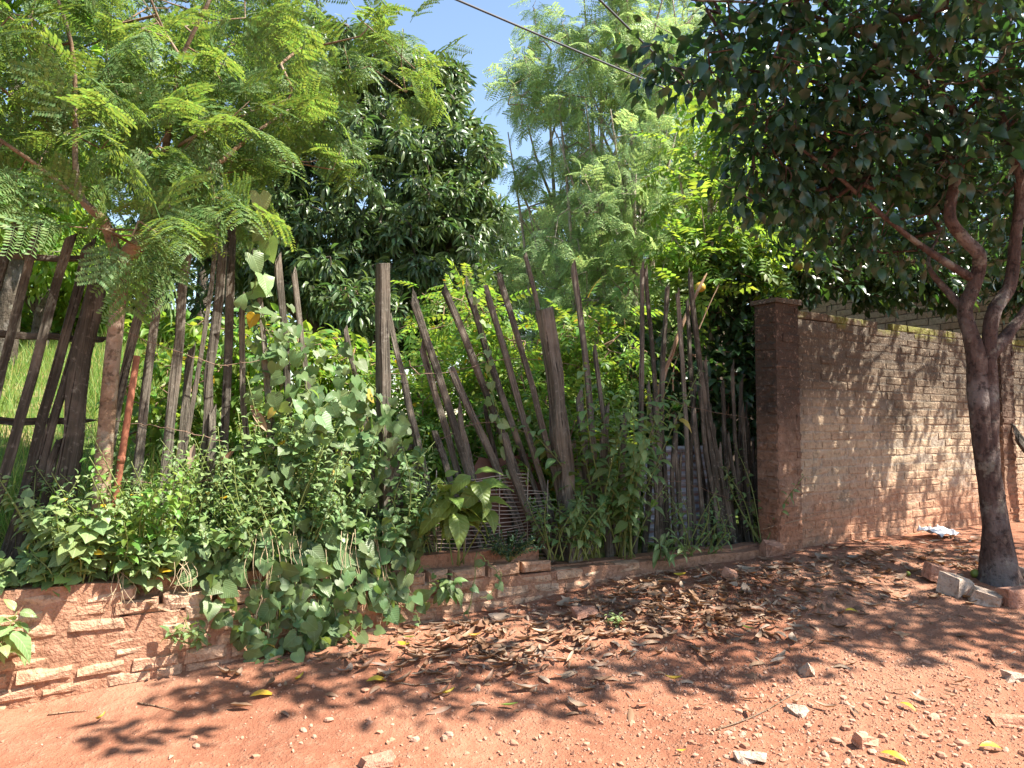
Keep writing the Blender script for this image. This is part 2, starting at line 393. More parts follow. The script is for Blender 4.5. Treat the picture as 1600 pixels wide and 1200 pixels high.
def brick_mat(name, cols, dirt, top=None, ztop=(1.7, 2.35), zbot=(.5, 1.0), fleck=.5, mossy=False):
    k = N(name); g = k.geo(); oi = k.n('ObjectInfo'); sp = k.n('SeparateXYZ'); k.l(g.outputs['Position'], sp.inputs[0]); z = sp.outputs[2]
    r = k.math('FRACT', k.math('ADD', k.math('MULTIPLY', oi.outputs['Random'], 1.0), k.math('MULTIPLY', g.outputs['Random Per Island'], 5.1)))
    c = k.ramp(r, [(i / (len(cols) - 1), x) for i, x in enumerate(cols)])
    n1 = k.noise(g.outputs['Position'], 9, 6, .65); n2 = k.noise(g.outputs['Position'], 2.2, 5, .6); n3 = k.noise(g.outputs['Position'], 60, 3)
    c = k.mix(k.math('MULTIPLY', k.step(n1, .42, .7), fleck), c, tuple(min(1, 1.25 * x + .03) for x in cols[len(cols) // 2]))
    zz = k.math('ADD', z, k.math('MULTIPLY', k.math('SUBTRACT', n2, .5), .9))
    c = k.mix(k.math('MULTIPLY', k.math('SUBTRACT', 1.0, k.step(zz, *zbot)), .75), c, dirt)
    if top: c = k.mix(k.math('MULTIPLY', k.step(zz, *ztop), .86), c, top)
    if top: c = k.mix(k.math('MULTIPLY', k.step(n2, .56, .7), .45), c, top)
    if mossy:
        zt = k.math('ADD', z, k.math('MULTIPLY', k.math('SUBTRACT', n1, .5), .12)); c = k.mix(k.math('MULTIPLY', k.math('MULTIPLY', k.step(zt, 2.38, 2.47), k.step(n2, .45, .55)), .7), c, (.16, .17, .03))
    n4 = k.noise(g.outputs['Position'], 24, 5, .7)
    c = k.mix(k.math('MULTIPLY', k.step(n4, .5, .36), .55), c, tuple(.42 * x for x in cols[0]))
    c = k.mix(k.math('MULTIPLY', k.step(n4, .54, .7), .45), c, tuple(min(1, 1.3 * x + .05) for x in cols[1]))
    h = k.math('ADD', k.math('ADD', k.math('MULTIPLY', n1, 1.0), k.math('MULTIPLY', n4, .8)), k.math('MULTIPLY', n3, .3))
    return k.done(k.principled(c, .92, .15, k.bump(h, 1.0, .03)))
DIRT = (.36, .155, .085)
M['brick_low'] = brick_mat('eroded red brick', [(.42, .24, .15), (.50, .32, .21), (.38, .22, .14), (.52, .36, .25), (.44, .26, .17)], (.44, .24, .15), zbot=(-.1, .5), fleck=.6)
M['mortar_low'] = brick_mat('earthy mortar', [(.34, .18, .11), (.36, .19, .12)], (.36, .165, .095), zbot=(-.1, .5), fleck=.5)
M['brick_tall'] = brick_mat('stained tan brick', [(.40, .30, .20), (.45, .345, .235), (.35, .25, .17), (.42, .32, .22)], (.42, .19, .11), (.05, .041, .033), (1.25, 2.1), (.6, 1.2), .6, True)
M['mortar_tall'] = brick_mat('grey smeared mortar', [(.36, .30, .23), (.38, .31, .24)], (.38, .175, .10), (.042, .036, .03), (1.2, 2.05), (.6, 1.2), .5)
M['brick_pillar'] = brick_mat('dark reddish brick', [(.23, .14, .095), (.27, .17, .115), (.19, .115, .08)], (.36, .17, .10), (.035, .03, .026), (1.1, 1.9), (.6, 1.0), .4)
M['brick_house'] = brick_mat('pale house brick', [(.46, .36, .26), (.52, .42, .31), (.40, .27, .18), (.50, .38, .27)], (.42, .30, .2), zbot=(-2, -1), fleck=.4)
M['mortar_house'] = brick_mat('dark house joint', [(.16, .12, .09), (.19, .14, .10)], (.2, .15, .1), zbot=(-2, -1))
M['rubble_white'] = brick_mat('whitewashed brick', [(.40, .29, .22), (.46, .36, .29)], (.42, .30, .23), zbot=(-2, -1), fleck=.4)
M['rubble_red'] = brick_mat('broken red brick', [(.40, .19, .12), (.45, .24, .16), (.34, .17, .12)], (.4, .2, .12), zbot=(-2, -1), fleck=.4)

def ground_mat():
    k = N('red dirt'); g = k.geo(); P = g.outputs['Position']
    n1 = k.noise(P, 1.3, 6, .6); n2 = k.noise(P, 14, 6, .65); n3 = k.noise(P, 70, 4, .6)
    v = k.n('TexVoronoi'); k.l(P, v.inputs['Vector']); v.inputs['Scale'].default_value = 55; v.inputs['Randomness'].default_value = 1
    sp = k.n('SeparateXYZ'); k.l(P, sp.inputs[0])
    c = k.ramp(n1, [(.3, (.23, .09, .052)), (.5, (.285, .122, .072)), (.7, (.335, .165, .103))])
    c = k.mix(k.math('MULTIPLY', k.step(n2, .45, .7), .5), c, (.35, .19, .122))
    c = k.mix(k.math('MULTIPLY', k.step(n2, .5, .3), .4), c, (.22, .09, .055))
    n5 = k.noise(P, .55, 3, .5); c = k.mix(k.math('MULTIPLY', k.step(n5, .5, .64), .35), c, (.37, .215, .145)); c = k.mix(k.math('MULTIPLY', k.step(n5, .48, .36), .4), c, (.19, .078, .047))
    gx = k.step(k.math('ADD', sp.outputs[0], k.math('MULTIPLY', k.math('SUBTRACT', n1, .5), 3)), -.8, 1.6)   # gravelly to the right
    peb = k.step(v.outputs['Distance'], .45, .2)
    pm = k.math('MULTIPLY', k.math('MULTIPLY', peb, k.step(n2, .44, .62)), k.math('ADD', k.math('MULTIPLY', gx, .7), .3))
    c = k.mix(k.math('MULTIPLY', pm, .7), c, k.mix(v.outputs['Color'], (.56, .36, .25), (.40, .20, .13)))
    h = k.math('ADD', k.math('ADD', k.math('MULTIPLY', n2, .9), k.math('MULTIPLY', n3, .35)), k.math('MULTIPLY', pm, .35))
    return k.done(k.principled(c, .95, .12, k.bump(h, 1.0, .032)))
M['dirt'] = ground_mat()
def yard_mat():
    k = N('yard soil and turf'); P = k.geo().outputs['Position']; n = k.noise(P, 2, 5); n2 = k.noise(P, 25, 5)
    c = k.mix(k.step(n, .45, .62), (.10, .15, .035), (.30, .22, .11)); c = k.mix(k.math('MULTIPLY', n2, .6), c, (.06, .085, .025))
    return k.done(k.principled(c, .95, .1, k.bump(n2, .8, .03)))
M['yard'] = yard_mat()
def stone_mat():
    k = N('stone'); r = k.rnd(); P = k.geo().outputs['Position']; n = k.noise(P, 30, 4)
    c = k.ramp(r, [(0, (.34, .165, .105)), (.3, (.42, .24, .16)), (.55, (.33, .155, .095)), (.8, (.46, .31, .23)), (1, (.38, .21, .14))])
    c = k.mix(k.math('MULTIPLY', n, .5), c, (.34, .16, .10)); return k.done(k.principled(c, .9, .2, k.bump(n, .5, .01)))
M['stone'] = stone_mat()
def simple(name, c, rough=.6, spec=.3, metal=0.0, vary=.3, sc=8, bs=.2):
    k = N(name); tc = k.tex(); n = k.noise(tc.outputs['Object'], sc, 5)
    return k.done(k.principled(k.mix(n, tuple(x * (1 - vary) for x in c), tuple(min(1, x * (1 + vary)) for x in c)), rough, spec, k.bump(n, bs, .01), metal))
M['rust'] = simple('rusty pipe paint', (.33, .125, .07), .75, .3, 0, .35, 14, .5)
M['cable'] = simple('black cable sheath', (.09, .09, .10), .6)
M['wire'] = simple('rusty wire', (.20, .13, .09), .6, .4, .3)
M['slat'] = simple('pale grid rod', (.33, .27, .22), .6, .3, 0, .3, 20)
M['panel_back'] = simple('brown fibre board', (.14, .075, .055), .9, .1, 0, .4, 6)
M['fruit'] = simple('orange green fruit', (.42, .28, .04), .45, .4, 0, .2, 20)
M['fruit_g'] = simple('unripe fruit', (.17, .20, .035), .45, .4, 0, .2, 20)
M['white_sheet'] = simple('crumpled white sheet', (.55, .56, .60), .6, .3, 0, .12, 8)
M['roof_edge'] = simple('whitewashed roof edge', (.72, .70, .66), .7, .3, 0, .15, 5)
M['shed_wall'] = simple('dark shed boards', (.10, .075, .06), .9, .2, 0, .4, 4)
M['roof_tile'] = simple('clay roof tile', (.34, .16, .10), .85, .2, 0, .35, 6)
def corr_mat():
    k = N('rust streaked zinc'); tc = k.tex(); sp = k.n('SeparateXYZ'); k.l(tc.outputs['Object'], sp.inputs[0])
    n = k.noise(tc.outputs['Object'], 7, 5); st = k.math('ADD', k.math('SINE', k.math('MULTIPLY', sp.outputs[2], 2 * math.pi / .072)), k.math('MULTIPLY', k.math('SUBTRACT', n, .5), 2.4))
    rust = k.step(st, .35, .9); c = k.mix(k.math('MULTIPLY', rust, .8), (.42, .44, .50), (.24, .12, .08))
    p = k.principled(c, .5, .4); k.l(k.math('MULTIPLY', k.math('SUBTRACT', 1.0, rust), .45), p.inputs['Metallic']); return k.done(p)
M['zinc'] = corr_mat()
def plastic():
    k = N('clear plastic'); p = k.principled((.8, .85, .9), .08, .5); p.inputs['Transmission Weight'].default_value = .85; p.inputs['IOR'].default_value = 1.4; return k.done(p)
M['plastic'] = plastic()

# ================================================================== ground
def graded(lo, hi, step, far, n):
    core = np.arange(lo, hi + step / 2, step); g = np.geomspace(step * 2, far, n)
    return np.concatenate([(lo - g)[::-1], core, hi + g])
def sheet(X, Y, Z):
    ny, nx = X.shape; V = np.stack([X, Y, Z], -1).reshape(-1, 3); i = np.arange(ny * nx).reshape(ny, nx)
    a, b, c, d = i[:-1, :-1].ravel(), i[:-1, 1:].ravel(), i[1:, 1:].ravel(), i[1:, :-1].ravel()
    return V, np.concatenate([np.stack([a, b, c], 1), np.stack([a, c, d], 1)])
gx = graded(-3.4, 6.2, .034, 700, 26); gy = graded(2.4, 8.6, .034, 700, 26)
X, Y = np.meshgrid(gx, gy); V, T = sheet(X, Y, zg(X, Y))
o = obj('ground', to_mesh('ground', V, T, M['dirt'])); tag(o, 'red dirt street and verge with pebbles', 'ground', kind='structure')
# raised yard behind the walls
gu = graded(-6, 12, .16, 120, 14); gs = np.concatenate([np.arange(0, 9, .14), 9 + np.geomspace(.3, 160, 18)])
U, S_ = np.meshgrid(gu, gs)
s_edge = 0.15 + 0.085 * np.clip(U - LLEN, 0, None) + .02
SS = S_ + s_edge; XY = LA + U[..., None] * LD + SS[..., None] * LN
V, T = sheet(XY[..., 0], XY[..., 1], zy(U, SS) - 0.5 * (S_ < .01))
o = obj('yard_ground', to_mesh('yard_ground', V, T, M['yard'])); tag(o, 'grassy yard rising behind the fence', 'ground', kind='structure')

# ================================================================== bricks
def brick_mesh(L, H, D, mat, seed, rough=.006, ch=.008):
    """unit-size chamfered, slightly worn brick centred at the origin: X length, Y depth, Z height"""
    r = np.random.default_rng(seed); V = []
    for sy in (-1, 1):
        for (x, z) in ((-1, -1), (1, -1), (1, 1), (-1, 1)):
            V.append((x * L / 2, sy * (D / 2 - ch), z * H / 2))
    for (x, z) in ((-1, -1), (1, -1), (1, 1), (-1, 1)):
        V.append((x * (L / 2 - ch), -D / 2, z * (H / 2 - ch)))
    V.append((0, -D / 2 - .001, 0)); V = np.array(V); V += r.normal(size=V.shape) * rough
    T = []
    for j in range(4):
        k = (j + 1) % 4
        T += [(j, k, 8 + k), (j, 8 + k, 8 + j), (12, 8 + j, 8 + k), (j, 4 + j, 4 + k), (j, 4 + k, k)]
    T += [(4, 7, 6), (4, 6, 5)]
    return to_mesh('brick', V, np.array(T), mat, False)
def frame2(d):   # X along d (2D), Y into the wall, Z up
    d = norm(np.array([d[0], d[1], 0.])); return np.stack([d, np.array([-d[1], d[0], 0]), np.array([0, 0, 1.])], axis=-1)
def box(L, D, H): 
    V = np.array([(x, y, z) for x in (0, L) for y in (0, D) for z in (0, H)], float)
    T = np.array([(0, 1, 3), (0, 3, 2), (4, 6, 7), (4, 7, 5), (0, 4, 5), (0, 5, 1), (2, 3, 7), (2, 7, 6), (0, 2, 6), (0, 6, 4), (1, 5, 7), (1, 7, 3)])
    return V, T
def lay_bricks(parent, items, meshes, stuff_mat, limit=300):
    """items: (pos, R, scale3); the nearest `limit` are objects, the rest one joined part"""
    items = sorted(items, key=lambda it: np.linalg.norm(it[0] - CAM)); r = np.random.default_rng(5)
    for p, Rm, s in items[:limit]:
        obj('brick', meshes[r.integers(len(meshes))], parent, mat4(p, Rm, np.array(s)))
    rest = items[limit:]
    if rest:
        mb = MB()
        me = meshes[0]; V = np.empty(len(me.vertices) * 3, np.float32); me.vertices.foreach_get('co', V); V = V.reshape(-1, 3)
        T = np.empty(len(me.polygons) * 3, np.int32); me.loops.foreach_get('vertex_index', T); T = T.reshape(-1, 3)
        mb.add(*inst((V, T), np.array([i[0] for i in rest]), np.array([i[1] for i in rest]), np.array([i[2] for i in rest])))
        tag(obj('brick_courses', mb.mesh('brick_courses', stuff_mat, False), parent), kind='stuff')

# ---- low retaining wall
RW = empty('retaining_wall', (*us(0, 0), 0), 'low crumbling red brick retaining wall under the wooden fence', 'wall')
bm_low = [brick_mesh(.25, .073, .12, M['brick_low'], s, .006, .016) for s in range(8)]
Rl = frame2(LD); items = []; CH = .075; r = np.random.default_rng(21)
u_break = u_of(on_plane(188, 930, 0))
for c in range(-1, 10):
    z = -.02 + c * CH + .04; off = (c % 2) * .13 + r.uniform(-.02, .02); u = -1.6 + off
    while u < LLEN + .15:
        L = .26 * r.uniform(.86, 1.1) if r.random() > .15 else .14
        um = u + L / 2; p = us(um, 0); g = float(zg(*us(um, -.05)))
        ztop = .71 + .02 * vnoise(um * 2, 3) if um < u_break else (.60 if um < 2.8 else .60 - .085 * (um - 2.8))
        if z + CH / 2 > g - .05 and z + CH * .3 < ztop and r.random() > .06 and not (um > 4.4 and r.random() < .3):
            sd = .06 + r.normal() * .006 - (.008 if z < .25 else 0)
            yaw = r.normal() * .013; Ry = Rl @ np.array([[math.cos(yaw), -math.sin(yaw), 0], [math.sin(yaw), math.cos(yaw), 0], [0, 0, 1]])
            q = us(um, sd); items.append((np.array([q[0], q[1], z + r.normal() * .004]), Ry, (L / .25 * .95, 1, 1 + r.normal() * .05)))
        u += L + .012
lay_bricks(RW, items, bm_low, M['brick_low'])
# back wythe, set behind, and the earth core
mb = MB()
for (u0, u1, s0, s1, z1) in ((-1.6, u_break, .006, .24, .685), (u_break, LLEN + .1, .008, .12, .50), (u_break + .0, LLEN * .6, .13, .25, .665), (LLEN * .6, LLEN + .1, .125, .25, .52)):
    V, T = box(u1 - u0, s1 - s0, z1 + .5); n = 26
    us_ = np.linspace(0, u1 - u0, n); prof = []
    top = z1 + .02 * vnoise(us_ * 6, np.full(n, z1 * 10)) ; VV = []
    for a, zt in zip(us_, top):
        for (yy, zz) in ((0, -.5), (0, zt), (s1 - s0, zt), (s1 - s0, -.5)): VV.append((a, yy + .006 * r.normal(), zz))
    TT = []
    for i in range(n - 1):
        for j in range(3):
            a = 4 * i + j; TT += [(a, a + 4, a + 5), (a, a + 5, a + 1)]
    TT += [(0, 1, 2), (0, 2, 3), (4 * n - 4, 4 * n - 2, 4 * n - 3), (4 * n - 4, 4 * n - 1, 4 * n - 2)]
    q = us(u0, s0); mb.add((Rl @ np.array(VV).T).T + np.array([q[0], q[1], 0]), TT)
obj('mortar', mb.mesh('mortar', M['mortar_low'], False), RW)

# ---- tall brick wall on the right, with pillars
WD = norm(np.array([2.72, 1.8])); WN = np.array([-WD[1], WD[0]])
def wp(u, s, z): q = LB + WD * u + WN * s; return np.array([q[0], q[1], z])
BW = empty('brick_wall', wp(0, 0, .4), 'tall stained brick wall with mossy top beside the shade tree', 'wall')
Rw = frame2(WD); bm_t = [brick_mesh(.25, .068, .06, M['brick_tall'], 40 + s, .003, .008) for s in range(8)]
bm_p = [brick_mesh(.25, .068, .06, M['brick_pillar'], 60 + s, .0065, .014) for s in range(6)]
CT = .0765; WL = 6.2; items = []; r = np.random.default_rng(8)
PW = .34; P2 = 3.26 * 1.20
for c in range(28):
    z = .40 + c * CT; u = PW + (c % 2) * .13 - .13
    while u < WL:
        L = .26; a, b = max(u, PW + .004), u + L - .0015
        if not (b > P2 - .02 and a < P2 + .32) and b - a > .05:
            um = (a + b) / 2; zt = 2.485 + .03 * vnoise(um * 2.2, 1.5)
            if z + .03 < zt + .02 and not (c >= 26 and r.random() < .22):
                p = wp(um, .0295 + r.normal() * .0025, z + .034 + .006 * math.sin(um * 1.1 + c)); items.append((p, Rw, ((b - a) / .25, 1, 1 + r.normal() * .03)))
        u += L
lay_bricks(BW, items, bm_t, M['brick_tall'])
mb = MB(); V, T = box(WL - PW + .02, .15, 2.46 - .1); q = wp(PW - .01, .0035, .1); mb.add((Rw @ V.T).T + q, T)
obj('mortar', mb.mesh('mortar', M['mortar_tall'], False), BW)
for (u0, uw, zt) in ((.03, PW - .03, 2.57), (P2, .30, 2.52)):
    V, T = box(uw - .012, .215, zt - .1 - .01); mb = MB(); q = wp(u0 + .006, -.065, .1); mb.add((Rw @ V.T).T + q, T)
    pil = obj('pillar', mb.mesh('pillar', M['brick_pillar'], False), BW)
    Rs = frame2(-WN)
    for c in range(int((zt - .40) / CT)):
        z = .40 + c * CT + .036
        cuts = (0, .25, uw) if c % 2 else (0, .09, uw)
        for a, b in zip(cuts[:-1], cuts[1:]):
            obj('brick', bm_p[r.integers(6)], pil, mat4(wp(u0 + (a + b) / 2, -.042 + r.normal() * .003, z), Rw, np.array([(b - a - .008) / .25, 1, 1])))
        for a, b in ((0, .215),) if c % 2 else ((0, .1), (.1, .215)):
            obj('brick', bm_p[r.integers(6)], pil, mat4(wp(u0 + .027, -.065 + (a + b) / 2, z), Rs, np.array([(b - a - .01) / .25, 1, 1])))
    mb = MB(); V, T = box(uw + .04, .265, .035); q = wp(u0 - .02, -.09, zt - .008); V[:, 2] += r.normal(size=8) * .008; mb.add((Rw @ V.T).T + q, T)
    obj('pillar_cap', mb.mesh('pillar_cap', M['mortar_tall'], False), pil)

# ---- brick house glimpsed above the wall
HA = np.array([7.2, 9.2]); HB = np.array([4.55, 13.2]); HD = norm(HA - HB); HN = np.array([-HD[1], HD[0]]); HL = np.linalg.norm(HA - HB)
HO = empty('brick_house', (*HB, .6), 'pale brick house seen above the tall wall through the leaves', 'house')
Rh = frame2(HD); bm_h = [brick_mesh(.31, .085, .06, M['brick_house'], 80 + s, .004, .007) for s in range(6)]; items = []
for c in range(18):
    z = 2.35 + c * .098; u = (c % 2) * .16 - .16
    while u < HL:
        a, b = max(u, 0), min(u + .31, HL)
        if b - a > .05: q = HB + HD * ((a + b) / 2) + HN * .022; items.append((np.array([q[0], q[1], z]), Rh, ((b - a) / .31, 1, 1)))
        u += .325
lay_bricks(HO, items, bm_h, M['brick_house'])
V, T = box(HL, 4.0, 3.75); mb = MB(); mb.add((Rh @ V.T).T + np.array([HB[0], HB[1], .4]), T); obj('wall', mb.mesh('wall', M['mortar_house'], False), HO)
mb = MB(); n = 40; VV = []; TT = []
for i in range(n + 1):
    a = -.4 + (HL + .8) * i / n; w_ = .03 * math.sin(i * 2.1)
    for (yy, zz) in ((-.5, 4.1 + w_), (1.9, 4.7 + w_), (4.5, 4.1 + w_)): 
        VV += [(a, yy, zz), (a, yy, zz + .05)]
for i in range(n):
    for (j, k) in ((0, 2), (2, 4), (3, 1), (5, 3), (1, 0), (4, 5)):
        a, b = 6 * i + j, 6 * i + k; TT += [(a, a + 6, b + 6), (a, b + 6, b)]
mb.add((Rh @ np.array(VV).T).T + np.array([HB[0], HB[1], 0]), TT); obj('roof', mb.mesh('roof', M['roof_tile'], False), HO)

# ---- low shed with a white roof edge, glimpsed behind the fence
SA = at(746, 547, 13.5); SB = at(1046, 471, 9.0); SB[2] = SA[2] + .1
SH = empty('shed', (SA[0], SA[1], .6), 'low shed with whitewashed roof edge half hidden behind the fence', 'shed')
sd = SB - SA; sL = np.linalg.norm(sd[:2]); sdir = sd[:2] / sL; Rs2 = frame2(sdir)
def shed_box(name, u0, L, s0, D, z0, H, mat, slope=0):
    V, T = box(L, D, H); V[:, 2] += V[:, 1] * slope + (V[:, 0] + u0) / sL * sd[2]; V[:, 0] += u0; V[:, 1] += s0; V[:, 2] += z0
    mb = MB(); mb.add((Rs2 @ V.T).T + np.array([SA[0], SA[1], 0]), T); return obj(name, mb.mesh(name, mat, False), SH)
shed_box('fascia', 0, sL, 0, .035, SA[2] - .13, .13, M['roof_edge']); shed_box('roof', -.1, sL + .2, -.08, 3.0, SA[2] + .002, .035, M['roof_edge'], .16)
shed_box('wall', .1, sL - .2, .35, 2.4, .3, SA[2] - .42, M['shed_wall'])
for uu in (.2, sL / 2, sL - .25): shed_box('post', uu, .09, .06, .09, .4, SA[2] - .535, M['bark_grey'])

# ================================================================== wooden fence
def stake_mesh(name, T_, B_, wpx, dep, mat, seed, taper=.9, bend=.02, rough=.2, split=.03, noise_top=True):
    """rectangular split stake from base B_ to top T_ in world space; returns mesh (local, z along stake) and matrix"""
    r = np.random.default_rng(seed); L = np.linalg.norm(T_ - B_); D = (T_ - B_) / L
    X = norm(np.array([LD[0], LD[1], 0]) - D * (D[:2] @ LD)); Yv = np.cross(D, X)
    n = 9; V = []; bx, by = r.normal() * bend, r.normal() * bend
    sec = [(-1, -.7), (-.75, -1), (.75, -1), (1, -.7), (1, .7), (.75, 1), (-.75, 1), (-1, .7)]
    for i in range(n):
        t = i / (n - 1); k = 1 + (taper - 1) * t; ox = bx * math.sin(t * 3.1 + bx * 60) + r.normal() * wpx * .08; oy = by * math.sin(t * 3.1)
        a = r.normal(size=8) * rough * .5
        for j, (x, y) in enumerate(sec):
            zt = t * L + ((r.normal() * split + x * split) if i == n - 1 else 0)
            V.append((ox + x * wpx / 2 * k * (1 + a[j]), oy + y * dep / 2 * k * (1 + a[j]), zt))
    T = []
    for i in range(n - 1):
        for j in range(8):
            a0 = 8 * i + j; b0 = 8 * i + (j + 1) % 8; T += [(a0, b0, b0 + 8), (a0, b0 + 8, a0 + 8)]
    e = 8 * (n - 1); T += [(e, e + j, e + j + 1) for j in range(1, 7)]
    M4 = np.eye(4); M4[:3, 0] = X; M4[:3, 1] = Yv; M4[:3, 2] = D; M4[:3, 3] = B_
    return to_mesh(name, np.array(V), np.array(T), mat, False), M4.tolist()
FS = .33
_seed = [100]
def stake(parent, tx, ty, bx, by, wpx, mat='wood', s=None, deep=None, name='stake', down=True, taper=.9, bend=.02, split=.03, s_top=None):
    _seed[0] += 1; r = np.random.default_rng(_seed[0])
    s0 = FS + r.uniform(-.05, .05) if s is None else s
    Tp = on_plane(tx, ty, s0 if s_top is None else s_top); B = on_plane(bx, by, s0)
    if down:
        zb = float(yard0(u_of(B))) - .06; d = (B - Tp)
        if B[2] > zb: B = Tp + d * ((zb - Tp[2]) / d[2])
    wm = .9 * wpx / F * (0.5 * (Tp[1] + B[1])); dp = deep if deep else wm * r.uniform(.45, .7)
    me, mw = stake_mesh(name, Tp, B, wm, dp, M[mat], _seed[0], taper, bend, split=split)
    return me, mw
def add_stake(parent, *a, **k):
    nm = k.get('name', 'stake'); me, mw = stake(parent, *a, **k); return obj(nm, me, parent, mw)
FL = empty('board_fence', on_plane(60, 880, FS), 'leaning dark board fence with horizontal rails at the left edge', 'fence')
for a in [(28, 352, -48, 640, 15), (62, 352, -30, 690, 16), (117, 372, -6, 765, 17), (143, 380, 6, 862, 17), (152, 412, 28, 870, 16), (-30, 330, -120, 700, 17), (-75, 340, -150, 700, 17), (-110, 330, -200, 700, 16), (96, 690, 44, 870, 15)]:
    add_stake(FL, *a, mat='wood_dark', name='board', deep=.028)
for (x0, y0, x1, y1, h) in ((-160, 512, 152, 532, 13), (-160, 655, 128, 659, 13), (-150, 395, 160, 408, 11)):
    add_stake(FL, x1, y1, x0, y0, h, mat='wood_dark', name='rail', s=FS + .07, down=False, deep=.04, bend=.005)
def post(name, label, *a, **k):
    p = on_plane(a[2], a[3], FS); me, mw = stake(None, *a, **k)
    o = obj(name, me, None, mw); return tag(o, label, 'post')
post('fence_post', 'wide dark grey weathered board post left of the tan tree trunk', 162, 432, 102, 770, 33, mat='wood_dark', s=FS - .08, deep=.07, split=.05)
FC = empty('stake_fence', on_plane(620, 830, FS), 'fence of grey weathered split stakes leaning among the vines', 'fence')
left_st = [(234, 462, 152, 762, 16), (258, 455, 207, 775, 15), (300, 395, 262, 720, 17), (298, 552, 280, 740, 14), (352, 395, 322, 720, 16), (371, 328, 350, 730, 15), (383, 471, 386, 620, 11), (400, 400, 410, 500, 9), (432, 412, 437, 620, 12), (465, 424, 482, 600, 10), (334, 640, 330, 760, 13), (322, 300, 300, 600, 8), (413, 560, 420, 640, 11),
    (543, 525, 556, 640, 9), (609, 501, 640, 650, 10), (645, 466, 736, 765, 13), (660, 545, 706, 700, 12), (630, 590, 660, 720, 10), (695, 447, 793, 705, 12), (712, 580, 797, 805, 13), (733, 440, 818, 716, 11), (760, 449, 840, 735, 11), (780, 432, 870, 768, 11), (825, 398, 866, 600, 8), (896, 419, 916, 700, 11), (933, 545, 940, 640, 8),
    (722, 636, 740, 735, 11), (763, 636, 776, 700, 8), (682, 683, 712, 790, 12), (655, 720, 672, 860, 13), (620, 690, 628, 850, 14), (545, 700, 548, 850, 15), (575, 690, 570, 850, 18), (510, 650, 515, 800, 13), (905, 620, 920, 860, 14), (948, 640, 952, 860, 14), (975, 650, 972, 860, 12), (890, 700, 898, 860, 10)]
for a in left_st: add_stake(FC, *a, mat='wood' if rng.random() < .7 else 'wood_dark', bend=.03)
for (a, b, h) in (((520, 742), (650, 700), 11), ((500, 800), (680, 822), 14), ((690, 560), (600, 583), 2.2), ((520, 860), (660, 850), 12)):
    add_stake(FC, *b, *a, h, mat='wood', name='cross_piece', s=FS + .08, down=False, deep=.03)
post('fence_post', 'tall square sunlit wooden post standing upright among the vines', 597, 412, 604, 800, 21, mat='wood', s=FS - .1, deep=.10, taper=1.0, bend=.004, split=.004)
post('fence_post', 'thick rough log post with blackened cut top', 851, 484, 886, 790, 29, mat='wood', s=FS - .1, deep=.13, taper=.84, bend=.01, split=.01)
post('fence_post', 'short lichen covered stake leaning across the rod grid panel', 792, 682, 836, 806, 13, mat='wood', s=FS - .16, deep=.04)
FR = empty('pole_fence', on_plane(1090, 870, FS), 'thin dark poles crowded together beside the brick pillar', 'fence')
for a in [(1007, 417, 990, 810, 9), (1010, 420, 1030, 842, 9), (1035, 450, 1053, 852, 10), (1062, 457, 1076, 866, 9.5), (1077, 427, 1138, 872, 11), (1076, 472, 1116, 868, 9), (1125, 600, 1166, 882, 9), (1097, 607, 1130, 882, 9.5), (1148, 570, 1160, 872, 8), (1170, 660, 1193, 860, 9), (1140, 677, 1168, 860, 8), (1150, 740, 1180, 862, 8),
          (1110, 640, 1150, 880, 10), (1086, 640, 1096, 872, 9), (1060, 660, 1063, 872, 9), (1162, 640, 1178, 868, 7), (1180, 690, 1188, 858, 7), (1187, 690, 1193, 850, 12), (1040, 690, 1044, 862, 9), (1020, 620, 1006, 862, 10), (1125, 700, 1131, 880, 8), (1103, 560, 1110, 870, 7)] + [(1015 + 17 * q_ + 5 * (q_ % 3), 600 + 37 * (q_ % 4), 1022 + 16.5 * q_, 868, 7.5) for q_ in range(11)]:
    add_stake(FR, *a, mat='wood_dark' if rng.random() < .85 else 'wood', name='pole', bend=.035, taper=.8, s=FS + rng.uniform(-.07, .07))
for a in [(1100, 435, 1024, 625, 8), (1122, 447, 1092, 514, 2.5), (1060, 560, 1050, 610, 2.5)]:
    add_stake(FR, *a, mat='wood_tan', name='split_stick', s=FS + .1, down=False, taper=.6)
pt, pb = on_plane(214, 556, FS - .1), on_plane(168, 860, FS - .1); pb = pt + (pb - pt) * ((.56 - pt[2]) / (pb[2] - pt[2]))
mb = MB(); PP = np.array([pt + (pb - pt) * t_ for t_ in (0, .25, .5, .75, 1)]) ; mb.add(*tube(PP, .019, 12)); mb.add(*tube(np.array([pt + (pb - pt) * .42, pt + (pb - pt) * .45]), .0215, 12))
tag(obj('metal_pipe', mb.mesh('metal_pipe', M['rust'])), 'rust orange metal pipe leaning in the fence beside the tan trunk', 'pipe')
